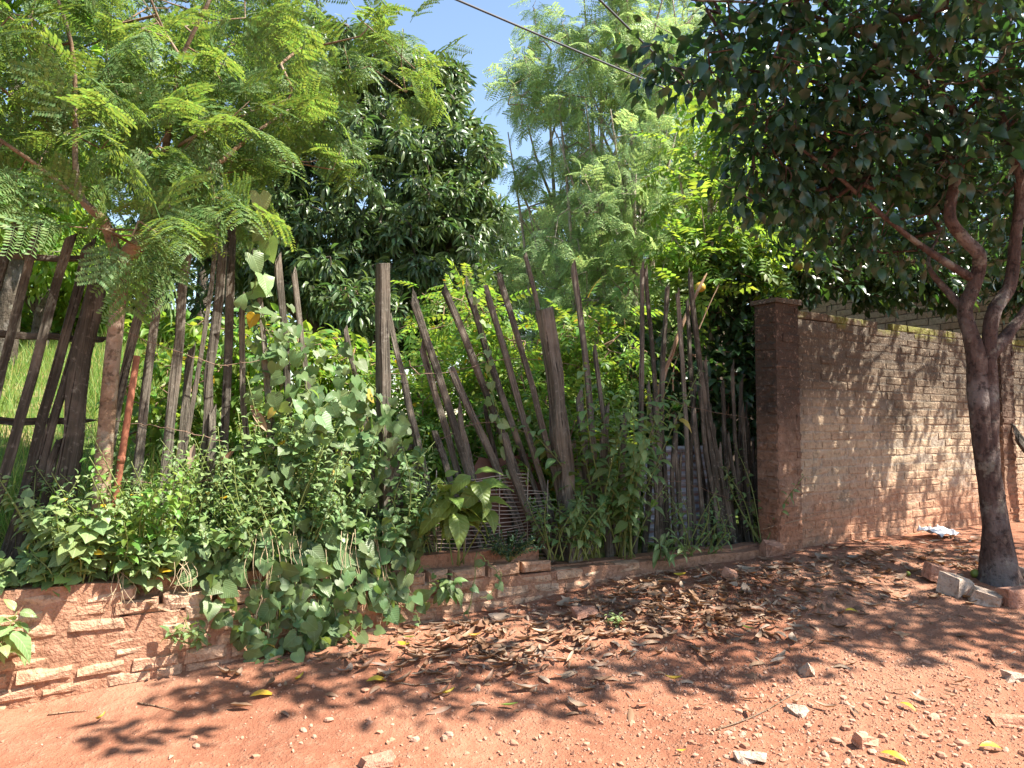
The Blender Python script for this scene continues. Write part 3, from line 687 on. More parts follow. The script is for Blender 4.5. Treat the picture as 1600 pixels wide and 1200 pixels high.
# strands of wire
def strand(pts, s, parent):
    P = catmull([on_plane(x, y, s) for x, y in pts], 6); P[:, 2] += rng.normal(size=len(P)) * .004
    mb = MB(); mb.add(*tube(P, .0022, 4)); 
    for i in range(2, len(P) - 2, 2):
        d = norm(rng.normal(size=3)) * .014; mb.add(*tube(np.array([P[i] - d, P[i] + d]), .0016, 3))
    obj('wire', mb.mesh('wire', M['wire']), parent)
strand([(150, 500), (216, 528), (300, 556), (354, 570), (430, 560)], FS - .06, FC)
strand([(150, 655), (210, 662), (262, 668), (350, 690)], FS - .06, FC)
strand([(170, 745), (260, 755), (400, 740)], FS - .06, FC)
strand([(590, 582), (690, 584), (790, 560), (900, 570)], FS - .06, FC)
strand([(680, 690), (760, 660), (880, 690), (1000, 680)], FS - .06, FC)
strand([(1000, 760), (1060, 752), (1130, 775), (1192, 790)], FS - .08, FR)
strand([(1040, 622), (1100, 640), (1180, 655)], FS - .08, FR)

# ---- panel of thin rods with a fibre board behind it
PS = FS - .05
GP = empty('rod_grid', on_plane(760, 880, PS), 'bowed grid of thin pale rods tied to uprights at the foot of the fence', 'panel')
L0, L1 = 664, 852
def gpt(px, py, k=0): 
    t = (px - L0) / (L1 - L0); return on_plane(px, py, PS - .07 * math.sin(math.pi * t) + k)
for i in range(25):
    y0 = 752 + i * 5.9; yb = 741 + i * 5.6 
    xs = np.linspace(L0 + (8 if i < 3 else 0) + rng.uniform(-3, 8), L1 + 4 + rng.uniform(-10, 4) - (30 if i < 4 else 0), 9)
    P = [gpt(x, y0 + (yb - y0) * (x - L0) / (L1 - L0) + 3 * math.sin((x - L0) / 30 + i * .3) + rng.normal() * .6) for x in xs]
    mb = MB(); mb.add(*tube(np.array(P), .0034, 4)); obj('rod', mb.mesh('rod', M['slat']), GP)
for x, a, b in ((682, 735, 905), (728, 742, 905), (781, 738, 892), (825, 732, 890), (856, 750, 890)):
    P = catmull([gpt(x + dx, y, -.006) for dx, y in ((0, a), (-1, (a + b) / 2), (0, b))], 3); mb = MB(); mb.add(*tube(P, .0038, 4)); obj('upright', mb.mesh('upright', M['slat']), GP)
me, mw = stake_mesh('fibre_board', on_plane(790, 712, FS + .12), on_plane(770, 905, FS + .12), .62, .015, M['panel_back'], 5, .8, .0)
tag(obj('fibre_board', me, None, mw), 'rotten brown fibre board behind the rod grid', 'board')
# ---- corrugated sheet
mb = MB(); c0 = on_plane(1008, 842, FS + .16); c1 = on_plane(1112, 842, FS + .16); ht = on_plane(1020, 690, FS + .16)[2] - c0[2]; nz = 60; VV = []; TT = []
for i in range(nz + 1):
    z = ht * i / nz
    for j in range(3): VV.append((np.linalg.norm(c1 - c0) * j / 2 + .01 * math.sin(i * .9), .014 * math.sin(2 * math.pi * z / .072) + .05 * i / nz, z))
for i in range(nz):
    for j in range(2): a = 3 * i + j; TT += [(a, a + 1, a + 4), (a, a + 4, a + 3)]
VV = np.array(VV); o = obj('corrugated_sheet', to_mesh('corrugated_sheet', np.vstack([VV, VV + [0, .002, 0]]), np.vstack([TT, np.array(TT) + len(VV)]), M['zinc']), None, mat4(c0 - [0, 0, .04], Rl, 1.0))
tag(o, 'rust streaked corrugated metal sheet behind the thin poles', 'metal sheet')

# ================================================================== trees
def mst(skel, pts):
    """attach every point to the nearest node of the growing tree; returns parent index list and nodes"""
    nodes = [tuple(p) for p in skel]; ns = np.array(nodes, float); pts = np.asarray(pts)
    d0 = np.min(np.linalg.norm(pts[:, None] - ns[None], axis=2), axis=1); order = np.argsort(d0)
    A = np.empty((len(ns) + len(pts), 3)); A[:len(ns)] = ns; n = len(ns); par = np.full(len(A), -1)
    for i in order:
        d = A[:n] - pts[i]; k = int(np.argmin((d ** 2).sum(1))); A[n] = pts[i]; par[n] = k; n += 1
    return A, par, len(ns)
def crown_points(blobs, n, r, shell=.0, clump=0.0):
    """blobs: (centre, radii, weight)"""
    out = []; wsum = sum(b[2] for b in blobs)
    for c, rad, wt in blobs:
        m = int(n * wt / wsum); d = rdir(m, r); t = r.random(m) ** (1 / 3.)
        t = shell + (1 - shell) * t
        out.append(np.asarray(c) + d * t[:, None] * np.asarray(rad))
    P = np.concatenate(out)
    if clump > 0:
        K = P[r.choice(len(P), max(4, int(len(P) * .14)), replace=False)]
        j = np.argmin(((P[:, None] - K[None]) ** 2).sum(2), axis=1); P = P + (K[j] - P) * clump
    return P
def leaves_at(C, Dm, per, r, spread, out, droop, tpl_scale, jit=.35, up=(0, 0, 1.)):
    """per leaves at every point: positions, frames and scales"""
    n = len(C) * per; c = np.repeat(C, per, 0); d = rdir(n, r)
    D = d * (1 - out) + np.repeat(Dm, per, 0) * out; D[:, 2] -= droop; D = norm(D)
    P = c + d * (spread * r.random(n) ** .5)[:, None]
    U = norm(np.asarray(up)[None] + r.normal(size=(n, 3)) * jit)
    return P, frames(D, U), tpl_scale * r.uniform(.5, 1.25, n)
def tree(name, label, cat, limbs, blobs, ncl, per, tpls, scale, leafmat, barkmat, seed, spread=.15, out=.4, droop=.3, twig=.004, tw_max=.03,
         clump=.0, shell=0., n_obj=0, obj_name='leaf', jit=.35, group=None, sides=8, knob=.05, extra=None, keep=None, up=(0, 0, 1.), tpl_hi=None):
    r = np.random.default_rng(seed); base = np.asarray(limbs[0][0][0], float)
    root = empty(name, base, label, cat, group); mb = MB(); skel = []
    for pts, rad in limbs:
        P = catmull(pts, 5); rr = np.interp(np.linspace(0, 1, len(P)), np.linspace(0, 1, len(rad)), rad)
        mb.add(*tube(P, rr, sides, knob, r=r)); skel.append(P[len(P) // 3:])
    skel = np.concatenate(skel)
    C = crown_points(blobs, ncl, r, shell, clump)
    if extra is not None: C = np.vstack([C, extra])
    if keep is not None: C = C[keep(C)]
    A, par, n0 = mst(skel, C)
    cnt = np.ones(len(A))
    for i in range(len(A) - 1, n0 - 1, -1): cnt[par[i]] += cnt[i]
    rad = np.minimum(twig * cnt ** .42, tw_max); idx = np.arange(n0, len(A)); pi = par[idx]
    pr = np.where(pi < n0, rad[idx] * 1.15, np.minimum(rad[pi], rad[idx] * 1.6))
    mb.add(*segs(A[pi], A[idx], pr, rad[idx], 4))
    obj('trunk', mb.mesh('trunk', M[barkmat]), root)
    Dm = norm(A[idx] - A[pi]); P, Rm, S = leaves_at(A[idx], Dm, per, r, spread, out, droop, scale, jit, up)
    dist = np.linalg.norm(P - CAM, axis=1); order = np.argsort(dist)
    if n_obj:
        fr = np.array([abs(((p - CAM)[0]) / max(.1, p[1])) < .68 for p in P]); ok = order[fr[order]]; pick = ok[:n_obj]
        tm = [to_mesh(obj_name, *t, M[leafmat]) for t in (tpl_hi or tpls)]
        for i in pick: obj(obj_name, tm[i % len(tm)], root, mat4(P[i], Rm[i], S[i]))
        rest = np.setdiff1d(np.arange(len(P)), pick)
    else: rest = np.arange(len(P))
    mb = MB()
    for k, t in enumerate(tpls):
        q = rest[rest % len(tpls) == k]
        if len(q): mb.add(*inst(t, P[q], Rm[q], S[q]))
    tag(obj('crown', mb.mesh('crown', M[leafmat]), root), kind='stuff')
    return root, A
BIP = [bipinnate(5, 10, .54, .14, .25, s) for s in (1, 2, 3)]
BIPF = [bipinnate(4, 6, .5, .17, .25, s) for s in (4, 5)]
PIN = [pinnate(6, .3, .42, .25, s) for s in (1, 2)]

# ---- feathery acacia-like tree in the fence, left
fy = 4.35
def L3(pts): return [at(x, y, d) for x, y, d in pts]
tb = on_plane(155, 800, FS - .12); tb[2] = .55
limbs = [([tb] + L3([(160, 745, 4.22), (176, 560, 4.25), (196, 405, 4.25), (222, 380, 4.25)]), [.052, .05, .046, .042, .034]),
         (L3([(192, 430, 4.25), (165, 350, 4.2), (128, 310, 4.15), (118, 250, 4.1), (118, 150, 4.05), (111, 67, 4.0), (85, -20, 3.9)]), [.04, .038, .03, .024, .02, .017, .012]),
         (L3([(205, 400, 4.25), (240, 320, 4.3), (263, 209, 4.35), (273, 145, 4.35), (284, 90, 4.35), (332, -10, 4.3), (360, -90, 4.3)]), [.04, .034, .026, .022, .02, .016, .01]),
         (L3([(284, 92, 4.35), (255, 45, 4.3), (232, -10, 4.2)]), [.016, .013, .01]),
         (L3([(215, 390, 4.25), (297, 297, 4.35), (364, 236, 4.5), (425, 189, 4.7), (470, 160, 4.85)]), [.038, .03, .022, .015, .007]),
         (L3([(262, 240, 4.3), (304, 213, 4.2), (380, 180, 4.6), (450, 155, 4.8)]), [.018, .014, .012, .008]),
         (L3([(160, 340, 4.2), (60, 260, 4.0), (-30, 200, 3.9), (-120, 150, 3.8)]), [.022, .018, .014, .008]),
         (L3([(180, 330, 4.2), (320, 260, 4.7), (420, 250, 5.0), (520, 265, 5.0)]), [.018, .014, .011, .006]),
         (L3([(440, 175, 4.75), (560, 60, 5.1), (650, 20, 5.2), (710, 10, 5.2)]), [.012, .009, .006, .004]),
         (L3([(300, 60, 4.3), (420, 60, 4.5), (540, 95, 4.6), (660, 40, 4.7)]), [.012, .009, .007, .004])]
c = lambda x, y, d: at(x, y, d)
limbs = [(p_, [x_ * (.9 if i_ == 0 else (.85, .74, .66)[j_] if (i_ in (1, 2, 4) and j_ < 3) else .6) for j_, x_ in enumerate(r_)]) for i_, (p_, r_) in enumerate(limbs[:8])]
blobs = [(c(70, 110, 4.2), (.7, .6, .5), 1.0), (c(230, 30, 4.3), (.55, .5, .4), .4), (c(300, 190, 4.5), (.65, .5, .4), .9), (c(420, 170, 4.9), (.45, .4, .3), .5), (c(130, 215, 4.1), (.75, .45, .26), .42), (c(540, 70, 5.2), (.6, .35, .2), .34), (c(500, 245, 5.2), (.4, .35, .12), .2), (c(-60, 120, 4.0), (.5, .6, .8), .5),
         (c(400, 50, 5.1), (.7, .45, .25), .35), (c(280, 300, 4.2), (.4, .25, .1), .16), (c(200, -130, 4.3), (1.2, .9, .4), .25), (c(205, 345, 3.9), (.35, .15, .09), .26), (c(20, 270, 3.95), (.35, .3, .2), .18), (c(370, 290, 4.8), (.3, .25, .1), .16), (c(620, 120, 5.2), (.2, .3, .2), .1)]
tree('feathery_tree', 'young tree with tan trunk and feathery leaves growing through the fence', 'tree', limbs, blobs, 215, 3, BIP, .25, 'acacia', 'bark_tan', 31, spread=.1, out=.5, droop=.04, twig=.0028, tw_max=.012, n_obj=240, obj_name='frond', jit=.5, sides=9)
# ---- mango behind
def yz(x, y): p = np.array([x, y]); return float(zy(u_of(p), s_of(p)))
m0 = at(560, 500, 13.0); m0[2] = yz(m0[0], m0[1]) - .1
limbs = [([m0, m0 + [.1, 0, 1.4], m0 + [.3, .1, 3.0], m0 + [.2, 0, 4.8]], [.28, .24, .2, .08]), ([m0 + [.1, 0, 1.5], m0 + [-1.2, -.4, 2.8], m0 + [-2.0, -.6, 4.0]], [.15, .12, .05]), ([m0 + [.2, 0, 1.9], m0 + [1.2, -.4, 3.0], m0 + [1.6, -.5, 3.6]], [.13, .1, .05])]
blobs = []
for (x, y, d, rx, rz, wt) in [(440, 200, 12.8, 1.5, 1.3, 1.2), (600, 170, 13, 1.3, 1.1, 1), (560, 300, 12.4, 1.7, 1.3, 1.4), (680, 290, 12.6, 1.1, 1.0, .9), (520, 110, 13.2, 1.2, .8, .7), (670, 130, 13.4, .7, .5, .4), (730, 240, 13.2, .55, .55, .35), (640, 400, 12.4, 1.3, .9, .8), (480, 400, 12.4, 1.4, 1.0, 1), (720, 350, 12.8, .9, .8, .5), (570, 440, 12.2, 1.7, .5, .6), (380, 330, 13, 1.2, 1.3, .7)]:
    blobs.append((at(x, y, d), (rx, rx * .9, rz), wt))
tree('mango_tree', 'large dense dark mango tree with drooping leaves behind the fence', 'tree', limbs, blobs, 3300, 17, [LANCE], .20, 'mango', 'bark_dark', 5, spread=.1, out=.25, droop=.55, clump=.42, shell=.55, twig=.006, tw_max=.05, jit=.6)
# ---- tall pale feathery trees in the middle
for k, (bx, by, d, top, hr, lab) in enumerate([(930, 470, 9.6, 60, .8, 'slender pale feathery tree, leftmost of the tall grove in the middle'), (966, 470, 10.4, -120, .8, 'tallest straight slender feathery tree in the middle grove'), (985, 470, 9.4, 20, .75, 'slender feathery tree with twin pale stem beside the tallest of the grove'), (1040, 470, 9.9, 40, .8, 'leaning slender feathery tree at the right of the grove'), (875, 470, 10.6, 110, .75, 'bushy pale feathery tree against the sky, next to the mango')]):
    b = at(bx, by, d); b[2] = yz(b[0], b[1]) - .1; t = at(bx + (45 if k == 3 else (-20 if k == 4 else 8 - 6 * k)), top, d)
    mid = (b + t) / 2 + np.array([.06, 0, 0]); H = t[2] - b[2]
    limbs = [([b, b + (t - b) * .3 + [.05, .05, 0], mid, t], [.055, .045, .035, .012])]
    for dx, dy in ((.22, .1), (-.25, -.05), (.45, -.1)):
        e = t + np.array([dx * 2.2, dy * 2, -rng.uniform(.3, 1.2)]); limbs.append(([b + [dx * .4, dy, 0], b + (e - b) * .35 + [dx * .3, 0, 0], b + (e - b) * .7, e], [.03, .026, .02, .008]))
    for j in range(5):
        f = .3 + .13 * j; q = b + (t - b) * f; a = rng.uniform(0, 6.28); limbs.append(([q, q + [.3 * math.cos(a), .3 * math.sin(a), .5], q + [.6 * math.cos(a), .6 * math.sin(a), 1.25]], [.022, .016, .007]))
    blobs = [(b + (t - b) * f + [rng.normal() * .25, rng.normal() * .25, 0], (hr * q, hr * q, .9), q) for f, q in ((.34, .75), (.48, 1.0), (.62, 1.0), (.78, .95), (.93, .8), (1.04, .55))]
    tree('slender_tree', lab, 'tree', limbs, blobs, 400, 2, BIPF, .23, 'tallfeather', 'bark_grey', 50 + k, spread=.06, out=.4, droop=.35, twig=.0032, tw_max=.015, jit=.5, clump=.45, group='slender feathery trees in the middle', sides=6)
# ---- bright leafy sapling right of the grove
b = at(1120, 600, 7.6); b[2] = .55
limbs = [([b, b + [-.05, 0, 1.5], at(1110, 330, 7.6), at(1120, 200, 7.6)], [.05, .04, .03, .012]), ([at(1112, 400, 7.6), at(1075, 330, 7.5), at(1060, 270, 7.4)], [.02, .015, .008])]
blobs = [(at(1115, 250, 7.6), (.5, .5, .5), 1), (at(1085, 360, 7.4), (.42, .45, .45), 1), (at(1140, 400, 7.6), (.5, .4, .4), .8), (at(1125, 190, 7.6), (.3, .3, .25), .35), (at(1060, 430, 7.3), (.3, .3, .3), .5)]
tree('leafy_sapling', 'bright green sapling with compound leaves above the thin poles', 'tree', limbs, blobs, 110, 4, PIN, .34, 'bright', 'bark_grey', 77, spread=.07, out=.4, droop=.3, jit=.35)
# ---- citrus behind the tall wall
b = at(1210, 600, 8.2); b[2] = .55
limbs = [([b, b + [0, 0, 1.2], at(1230, 400, 8.2), at(1240, 300, 8.2)], [.07, .06, .04, .015]), ([b + [0, 0, 1.2], at(1150, 480, 7.8), at(1110, 430, 7.5)], [.04, .03, .012]), ([at(1225, 440, 8.2), at(1330, 400, 8.3), at(1400, 380, 8.4)], [.035, .025, .01])]
blobs = [(at(1150, 500, 7.5), (.45, .4, .75), 1.2), (at(1120, 440, 7.5), (.45, .4, .4), .7), (at(1220, 400, 7.9), (.75, .6, .38), 1.1), (at(1330, 395, 8.2), (.7, .5, .36), 1), (at(1420, 420, 8.6), (.55, .5, .42), .8), (at(1170, 590, 7.3), (.22, .25, .5), .6), (at(1280, 330, 8.2), (.8, .6, .4), .9), (at(1500, 390, 8.9), (.6, .4, .4), .9), (at(1600, 400, 9.2), (.6, .4, .5), .9), (at(1560, 300, 9.0), (.8, .4, .5), .8), (at(1400, 310, 8.6), (.8, .5, .5), .9), (at(1270, 440, 7.9), (.4, .3, .16), .4), (at(1370, 450, 8.3), (.35, .25, .2), .4), (at(1480, 455, 8.7), (.4, .25, .18), .4), (at(1590, 460, 9.2), (.3, .25, .2), .3)]
ct, _ = tree('citrus_tree', 'dark leafy citrus tree bearing fruit behind the brick pillar', 'tree', limbs + [([at(1400, 380, 8.4), at(1500, 370, 8.8), at(1600, 350, 9.1)], [.02, .015, .008])], blobs, 860, 13, [SMALL], .12, 'citrus', 'bark_dark', 78, spread=.13, out=.3, droop=.25, jit=.5)
def sphere(n=10, m=7):
    V = []; T = []
    for i in range(m + 1):
        for j in range(n): a, bb = math.pi * i / m, 2 * math.pi * j / n; V.append((math.sin(a) * math.cos(bb), math.sin(a) * math.sin(bb), math.cos(a) * (.93 + .05 * (i == 0))))
    for i in range(m):
        for j in range(n): a = i * n + j; b2 = i * n + (j + 1) % n; T += [(a, a + n, b2 + n), (a, b2 + n, b2)]
    return np.array(V), np.array(T)
fm = [to_mesh('fruit', *sphere(), M['fruit']), to_mesh('fruit', *sphere(), M['fruit_g'])]
for (x, y, d, rr, k) in [(1247, 415, 7.1, .054, 1), (1094, 449, 6.9, .05, 0), (1190, 345, 7.2, .055, 1), (1240, 352, 7.2, .05, 1), (1275, 308, 7.2, .045, 0)]: obj('fruit', fm[k], ct, mat4(at(x, y, d), np.eye(3), rr))
# ---- the shade tree on the right
g0 = on_ground(1562, 908); td = g0[1]
def Q(*pts): return [at(x, y, td + dd) for x, y, dd in pts]
limbs = [([g0 - [0, 0, .12]] + Q((1561, 890, 0), (1556, 820, 0), (1545, 740, 0), (1536, 680, 0), (1528, 610, .02), (1526, 560, .02), (1516, 520, .03), (1508, 484, .05), (1524, 440, .05), (1530, 400, .0), (1506, 372, -.05), (1484, 337, -.1), (1496, 270, -.1), (1512, 205, -.1), (1474, 152, -.15), (1461, 95, -.2), (1424, 60, -.3), (1380, -40, -.4)),
          [.25, .165, .135, .122, .115, .11, .105, .085, .08, .075, .072, .068, .062, .055, .05, .045, .04, .034, .02]),
         (Q((1556, 800, .03), (1548, 700, -.02), (1549, 620, .0), (1545, 550, .02), (1552, 490, .05), (1578, 445, .1), (1586, 380, .1), (1592, 280, .1), (1560, 150, .1), (1575, 20, .1), (1540, -100, .1)), [.07, .075, .078, .08, .08, .072, .065, .055, .045, .035, .02]),
         (Q((1542, 560, .05), (1568, 530, .1), (1600, 488, .2), (1660, 400, .3), (1720, 250, .4), (1760, 80, .4)), [.07, .062, .055, .05, .04, .02]),
         (Q((1508, 486, .05), (1480, 455, .15), (1454, 423, .2), (1452, 400, .3), (1470, 360, .4)), [.045, .035, .028, .022, .01]),
         (Q((1520, 436, .05), (1470, 405, .0), (1420, 370, -.1), (1352, 314, -.2), (1290, 260, -.3), (1200, 200, -.4)), [.04, .034, .03, .024, .017, .008]),
         (Q((1498, 262, -.1), (1451, 216, -.1), (1380, 180, -.2), (1280, 130, -.3), (1160, 110, -.4), (1070, 120, -.4)), [.035, .03, .025, .02, .014, .006]),
         (Q((1592, 290, .1), (1640, 200, .2), (1700, 100, .3)), [.04, .03, .015]),
         (Q((1470, 145, -.2), (1350, 60, -.5), (1220, 10, -.7), (1080, 0, -.8)), [.03, .022, .015, .008])]
limbs = [(p_, [x_ * (.68 if i_ else .82) for i_, x_ in zip([0, 0] + [1] * 40, r_)]) for p_, r_ in limbs]
blobs = []
for (x, y, d, rx, ry, rz, wt) in [(1130, 70, 5.3, .65, .5, .5, .9), (1280, 90, 5.3, .75, .6, .6, 1.3), (1430, 80, 5.4, .75, .7, .6, 1.3), (1560, 90, 5.6, .7, .8, .65, 1.2), (1250, 210, 5.5, .65, .55, .42, 1.1), (1390, 230, 5.6, .65, .6, .42, 1.1), (1520, 230, 5.9, .6, .6, .45, .8), (1600, 220, 6.0, .5, .6, .5, .7), (1200, 290, 5.7, .42, .4, .3, .5), (1320, 300, 5.9, .5, .45, .26, .5),
        (1200, -120, 5.3, 1.0, .8, .5, .9), (1450, -150, 5.3, 1.1, 1.0, .6, 1.2), (1720, 100, 6.0, .8, 1.0, .9, .8), (1880, 60, 6.3, .9, 1.1, .7, .55), (1700, -150, 5.8, 1.2, 1.1, .7, 1.2), (2050, 60, 6.8, .8, 1.1, .6, .35), (1660, 330, 6.3, .4, .4, .4, .4), (1440, 320, 6.4, .45, .4, .25, .45), (1560, 330, 6.7, .4, .4, .3, .4), (1250, 330, 6.0, .35, .35, .22, .3), (1330, 370, 6.3, .4, .3, .18, .3), (1430, 390, 6.6, .35, .3, .2, .3), (1590, 400, 6.9, .3, .3, .25, .3), (1560, -60, 4.6, .8, .5, .5, .5), (1850, 10, 5.0, .9, .7, .6, .8)]:
    blobs.append((at(x, y, d), (rx, ry, rz), wt))
for (cx, cy, cz, rx, ry, rz, wt) in [(5.6, 6.8, 4.7, 1.1, 1.0, .5, .62), (6.8, 7.4, 4.8, 1.1, 1.1, .5, .55), (5.2, 8.2, 5.0, 1.0, .8, .4, .4), (7.4, 8.8, 4.8, 1.1, 1.0, .5, .4), (4.4, 5.2, 4.9, 1.0, .7, .6, 1.2), (5.9, 5.4, 4.9, 1.0, .8, .7, 1.1), (3.0, 4.6, 4.9, .8, .6, .4, .9), (1.9, 4.6, 4.9, .7, .5, .4, .7), (1.5, 3.55, 4.75, .7, .4, .35, .5), (2.7, 3.45, 4.75, .7, .4, .35, .5), (3.8, 3.75, 4.7, .7, .4, .4, .5), (.75, 3.1, 4.1, .3, .2, .15, .1), (5.0, 4.2, 4.8, .9, .6, .5, 1.3), (6.2, 4.4, 4.8, .9, .7, .5, 1.2), (7.2, 5.0, 4.7, .8, .7, .5, .8), (7.0, 6.2, 4.6, .9, .9, .5, .4), (6.3, 9.4, 4.6, 1.0, .8, .6, 1.0)]:
    blobs.append((np.array([cx + .3, cy - .15, cz]), (rx, ry, rz), wt))
OV = [blade(4, w_ovate(.26), .3, .2), blade(4, w_ovate(.3), .18, .32)]
st, _ = tree('shade_tree', 'spreading shade tree with forked reddish trunk and dark oval leaves on the right', 'tree', limbs, blobs, 2500, 7, OV, .12, 'shade', 'bark_red', 91, clump=.25, spread=.17, out=.3, droop=.35, twig=.003, tw_max=.02, n_obj=260, tpl_hi=[OVATE, OVATE2], jit=.55, sides=12, knob=.035)
# ---- trees further back that close the gaps
for k, (x, y, d, rr, H, mt, lab, dens) in enumerate([(20, 120, 8.5, 1.5, 1.8, 'bright', 'sunlit leafy tree at the upper left behind the feathery tree', 1), (60, 400, 11, 1.2, .7, 'bright', 'low bright tree behind the board fence rails', .7), (320, 60, 17, 2.6, 2.4, 'mango', 'dark round tree far behind the feathery tree', 1), (250, 330, 15, 2.2, 1.8, 'mango', 'dark low tree behind the left stakes', .9), (1000, 420, 17, 3.0, 1.6, 'citrus', 'shadowy tree behind the slender grove', 1), (1450, 300, 17, 3.2, 2.2, 'citrus', 'dark tree behind the brick house roof', 1), (780, 450, 16, 1.6, 1.4, 'mango', 'dark bushy tree between mango and grove', .8), (1180, 250, 16, 1.8, 2.4, 'bright', 'pale green tree behind the leafy sapling', .7), (470, 470, 16, 2.2, .9, 'mango', 'low dark bush row end below the mango', .8), (170, 430, 15, 1.6, .8, 'citrus', 'low dark tree on the bank between the stakes', .7), (650, 500, 15, 2.0, .8, 'citrus', 'dark hedge like tree behind the leaning stakes', .8), (50, 505, 12.5, 1.3, .45, 'bright', 'low sunlit bush on the crest behind the lower rail', .6), (200, 515, 12.5, 1.2, .4, 'bright', 'low sunlit bush on the crest behind the orange pipe', .5), (-120, 380, 14, 2.0, 1.6, 'bright', 'sunlit tree at the far left beyond the board fence', .8)]):
    cc = at(x, y, d); b = np.array([cc[0], cc[1], yz(cc[0], cc[1]) - .2]); h = cc[2] - b[2]
    limbs = [([b, b + [.1, 0, h * .5], cc + [0, 0, .3 * H]], [.14, .11, .05]), ([b + [.06, 0, h * .45], cc + [-rr * .5, 0, -.1 * H]], [.07, .03]), ([b + [.06, 0, h * .5], cc + [rr * .5, 0, 0]], [.07, .03])]
    blobs = [(cc, (rr, rr * .8, H), 1.0)] + [(cc + rdir(1)[0] * [rr * .8, rr * .6, H * .8], (rr * .5, rr * .45, H * .45), .35) for _ in range(6)]
    tree('background_tree', lab, 'tree', limbs, blobs, int(620 * dens), 14, [LANCE if mt == 'mango' else SMALL], .2 if d > 12 else .15, mt, 'bark_dark', 120 + k, spread=.16, out=.25, droop=.4, clump=.35, shell=.35, jit=.6, group='trees beyond the yard')

# ================================================================== shrubs behind the fence
SHR = [(655, 640, 6.4, .35, .45, 'under', PIN, .26, 'bushy shrub behind the stake with a wire loop'), (735, 560, 6.9, .5, .6, 'under', PIN, .28, 'bright shrub behind the leaning stakes left of the log post'), (810, 600, 6.5, .45, .6, 'under', PIN, .26, 'yellow green shrub right behind the leaning stakes'), (880, 590, 6.9, .4, .6, 'under', PIN, .27, 'sunlit shrub directly behind the log post'), (940, 560, 7.0, .45, .55, 'under', PIN, .28, 'bright shrub behind the tall weeds'),
       (700, 520, 7.8, .5, .55, 'under', PIN, .28, 'shrub in front of the dark mango shade'), (1000, 600, 7.4, .4, .6, 'citrus', [SMALL], .12, 'dark shrub behind the thin poles'), (1060, 620, 7.3, .45, .6, 'citrus', [SMALL], .12, 'dark shrub between the poles and the sapling'), (1130, 640, 7.2, .4, .6, 'citrus', [SMALL], .12, 'dark shrub beside the brick pillar'),
       (260, 620, 6.0, .4, .35, 'under', [SMALL], .10, 'low leafy shrub behind the grey stakes'), (330, 560, 6.6, .4, .4, 'under', [SMALL], .11, 'leafy shrub behind the tallest pair of stakes'), (420, 560, 6.4, .5, .4, 'under', [SMALL], .11, 'yellowish shrub behind the short stake'), (520, 570, 6.8, .4, .3, 'under', [SMALL], .11, 'leafy shrub left of the square post'), (560, 480, 9.5, .5, .3, 'mango', [LANCE], .18, 'silvery bush below the mango'), (850, 690, 6.2, .5, .4, 'under', PIN, .22, 'low shrub behind the rod grid'), (770, 690, 6.1, .4, .35, 'under', PIN, .22, 'low shrub filling the gap behind the lichen stake')]
for k, (x, y, d, rx, rz, mt, tp, sc_, lab) in enumerate(SHR):
    cc = at(x, y, d); b = np.array([cc[0], cc[1], yz(cc[0], cc[1]) - .05]); cc[2] = max(cc[2], b[2] + .25)
    limbs = [([b, (b + cc) / 2 + [rng.normal() * .1, 0, 0], cc + [rng.normal() * .1, 0, rz * .6]], [.016, .012, .005]), ([b, (b + cc) / 2 + [.15, .05, 0], cc + [rx * .6, 0, .1]], [.012, .009, .004]), ([b, (b + cc) / 2 + [-.15, .05, 0], cc + [-rx * .6, 0, .1]], [.012, .009, .004])]
    blobs = [(cc, (rx, rx * .7, rz), 1), ((b + cc) / 2, (rx * .7, rx * .5, max(.2, (cc[2] - b[2]) / 2)), .5)]
    tree('shrub', lab, 'shrub', limbs, blobs, 70 if tp is PIN else 110, 4 if tp is PIN else 9, tp, sc_, mt, 'stem_b', 200 + k, spread=.09, out=.4, droop=.3, jit=.35, group='shrubs behind the fence', sides=5, knob=0)

# ================================================================== grass on the bank
def grass(n, fu, fs, h, seed):
    r = np.random.default_rng(seed); u = r.uniform(*fu, n); s = r.uniform(*fs, n); z = zy(u, s)
    XY = LA + u[:, None] * LD + s[:, None] * LN; P = np.column_stack([XY, z - .01])
    D = norm(np.column_stack([r.normal(size=(n, 2)) * .33, np.ones(n)])); U = rdir(n, r); U[:, 2] = 0
    S = h * r.uniform(.4, 1.3, n); S3 = np.column_stack([np.full(n, .11), S, S])
    B = (np.array([(-.035, 0, 0), (.035, 0, 0), (-.025, .5, .03), (.025, .5, .03), (0, 1, .22)], float), np.array([(0, 1, 3), (0, 3, 2), (2, 3, 4)]))
    return inst(B, P, frames(D, U), S3)
mb = MB(); mb.add(*grass(34000, (-5, 2.4), (.7, 7.5), .22, 1)); mb.add(*grass(9000, (-5, 1.5), (.4, 1.6), .3, 2)); mb.add(*grass(2500, (.3, 3), (3.0, 5.5), .55, 3)); mb.add(*grass(9000, (2, 6), (.5, 5), .25, 4))
tag(obj('grass', mb.mesh('grass', M['grass'])), 'long sunlit grass on the bank behind the fence', 'grass', kind='stuff')

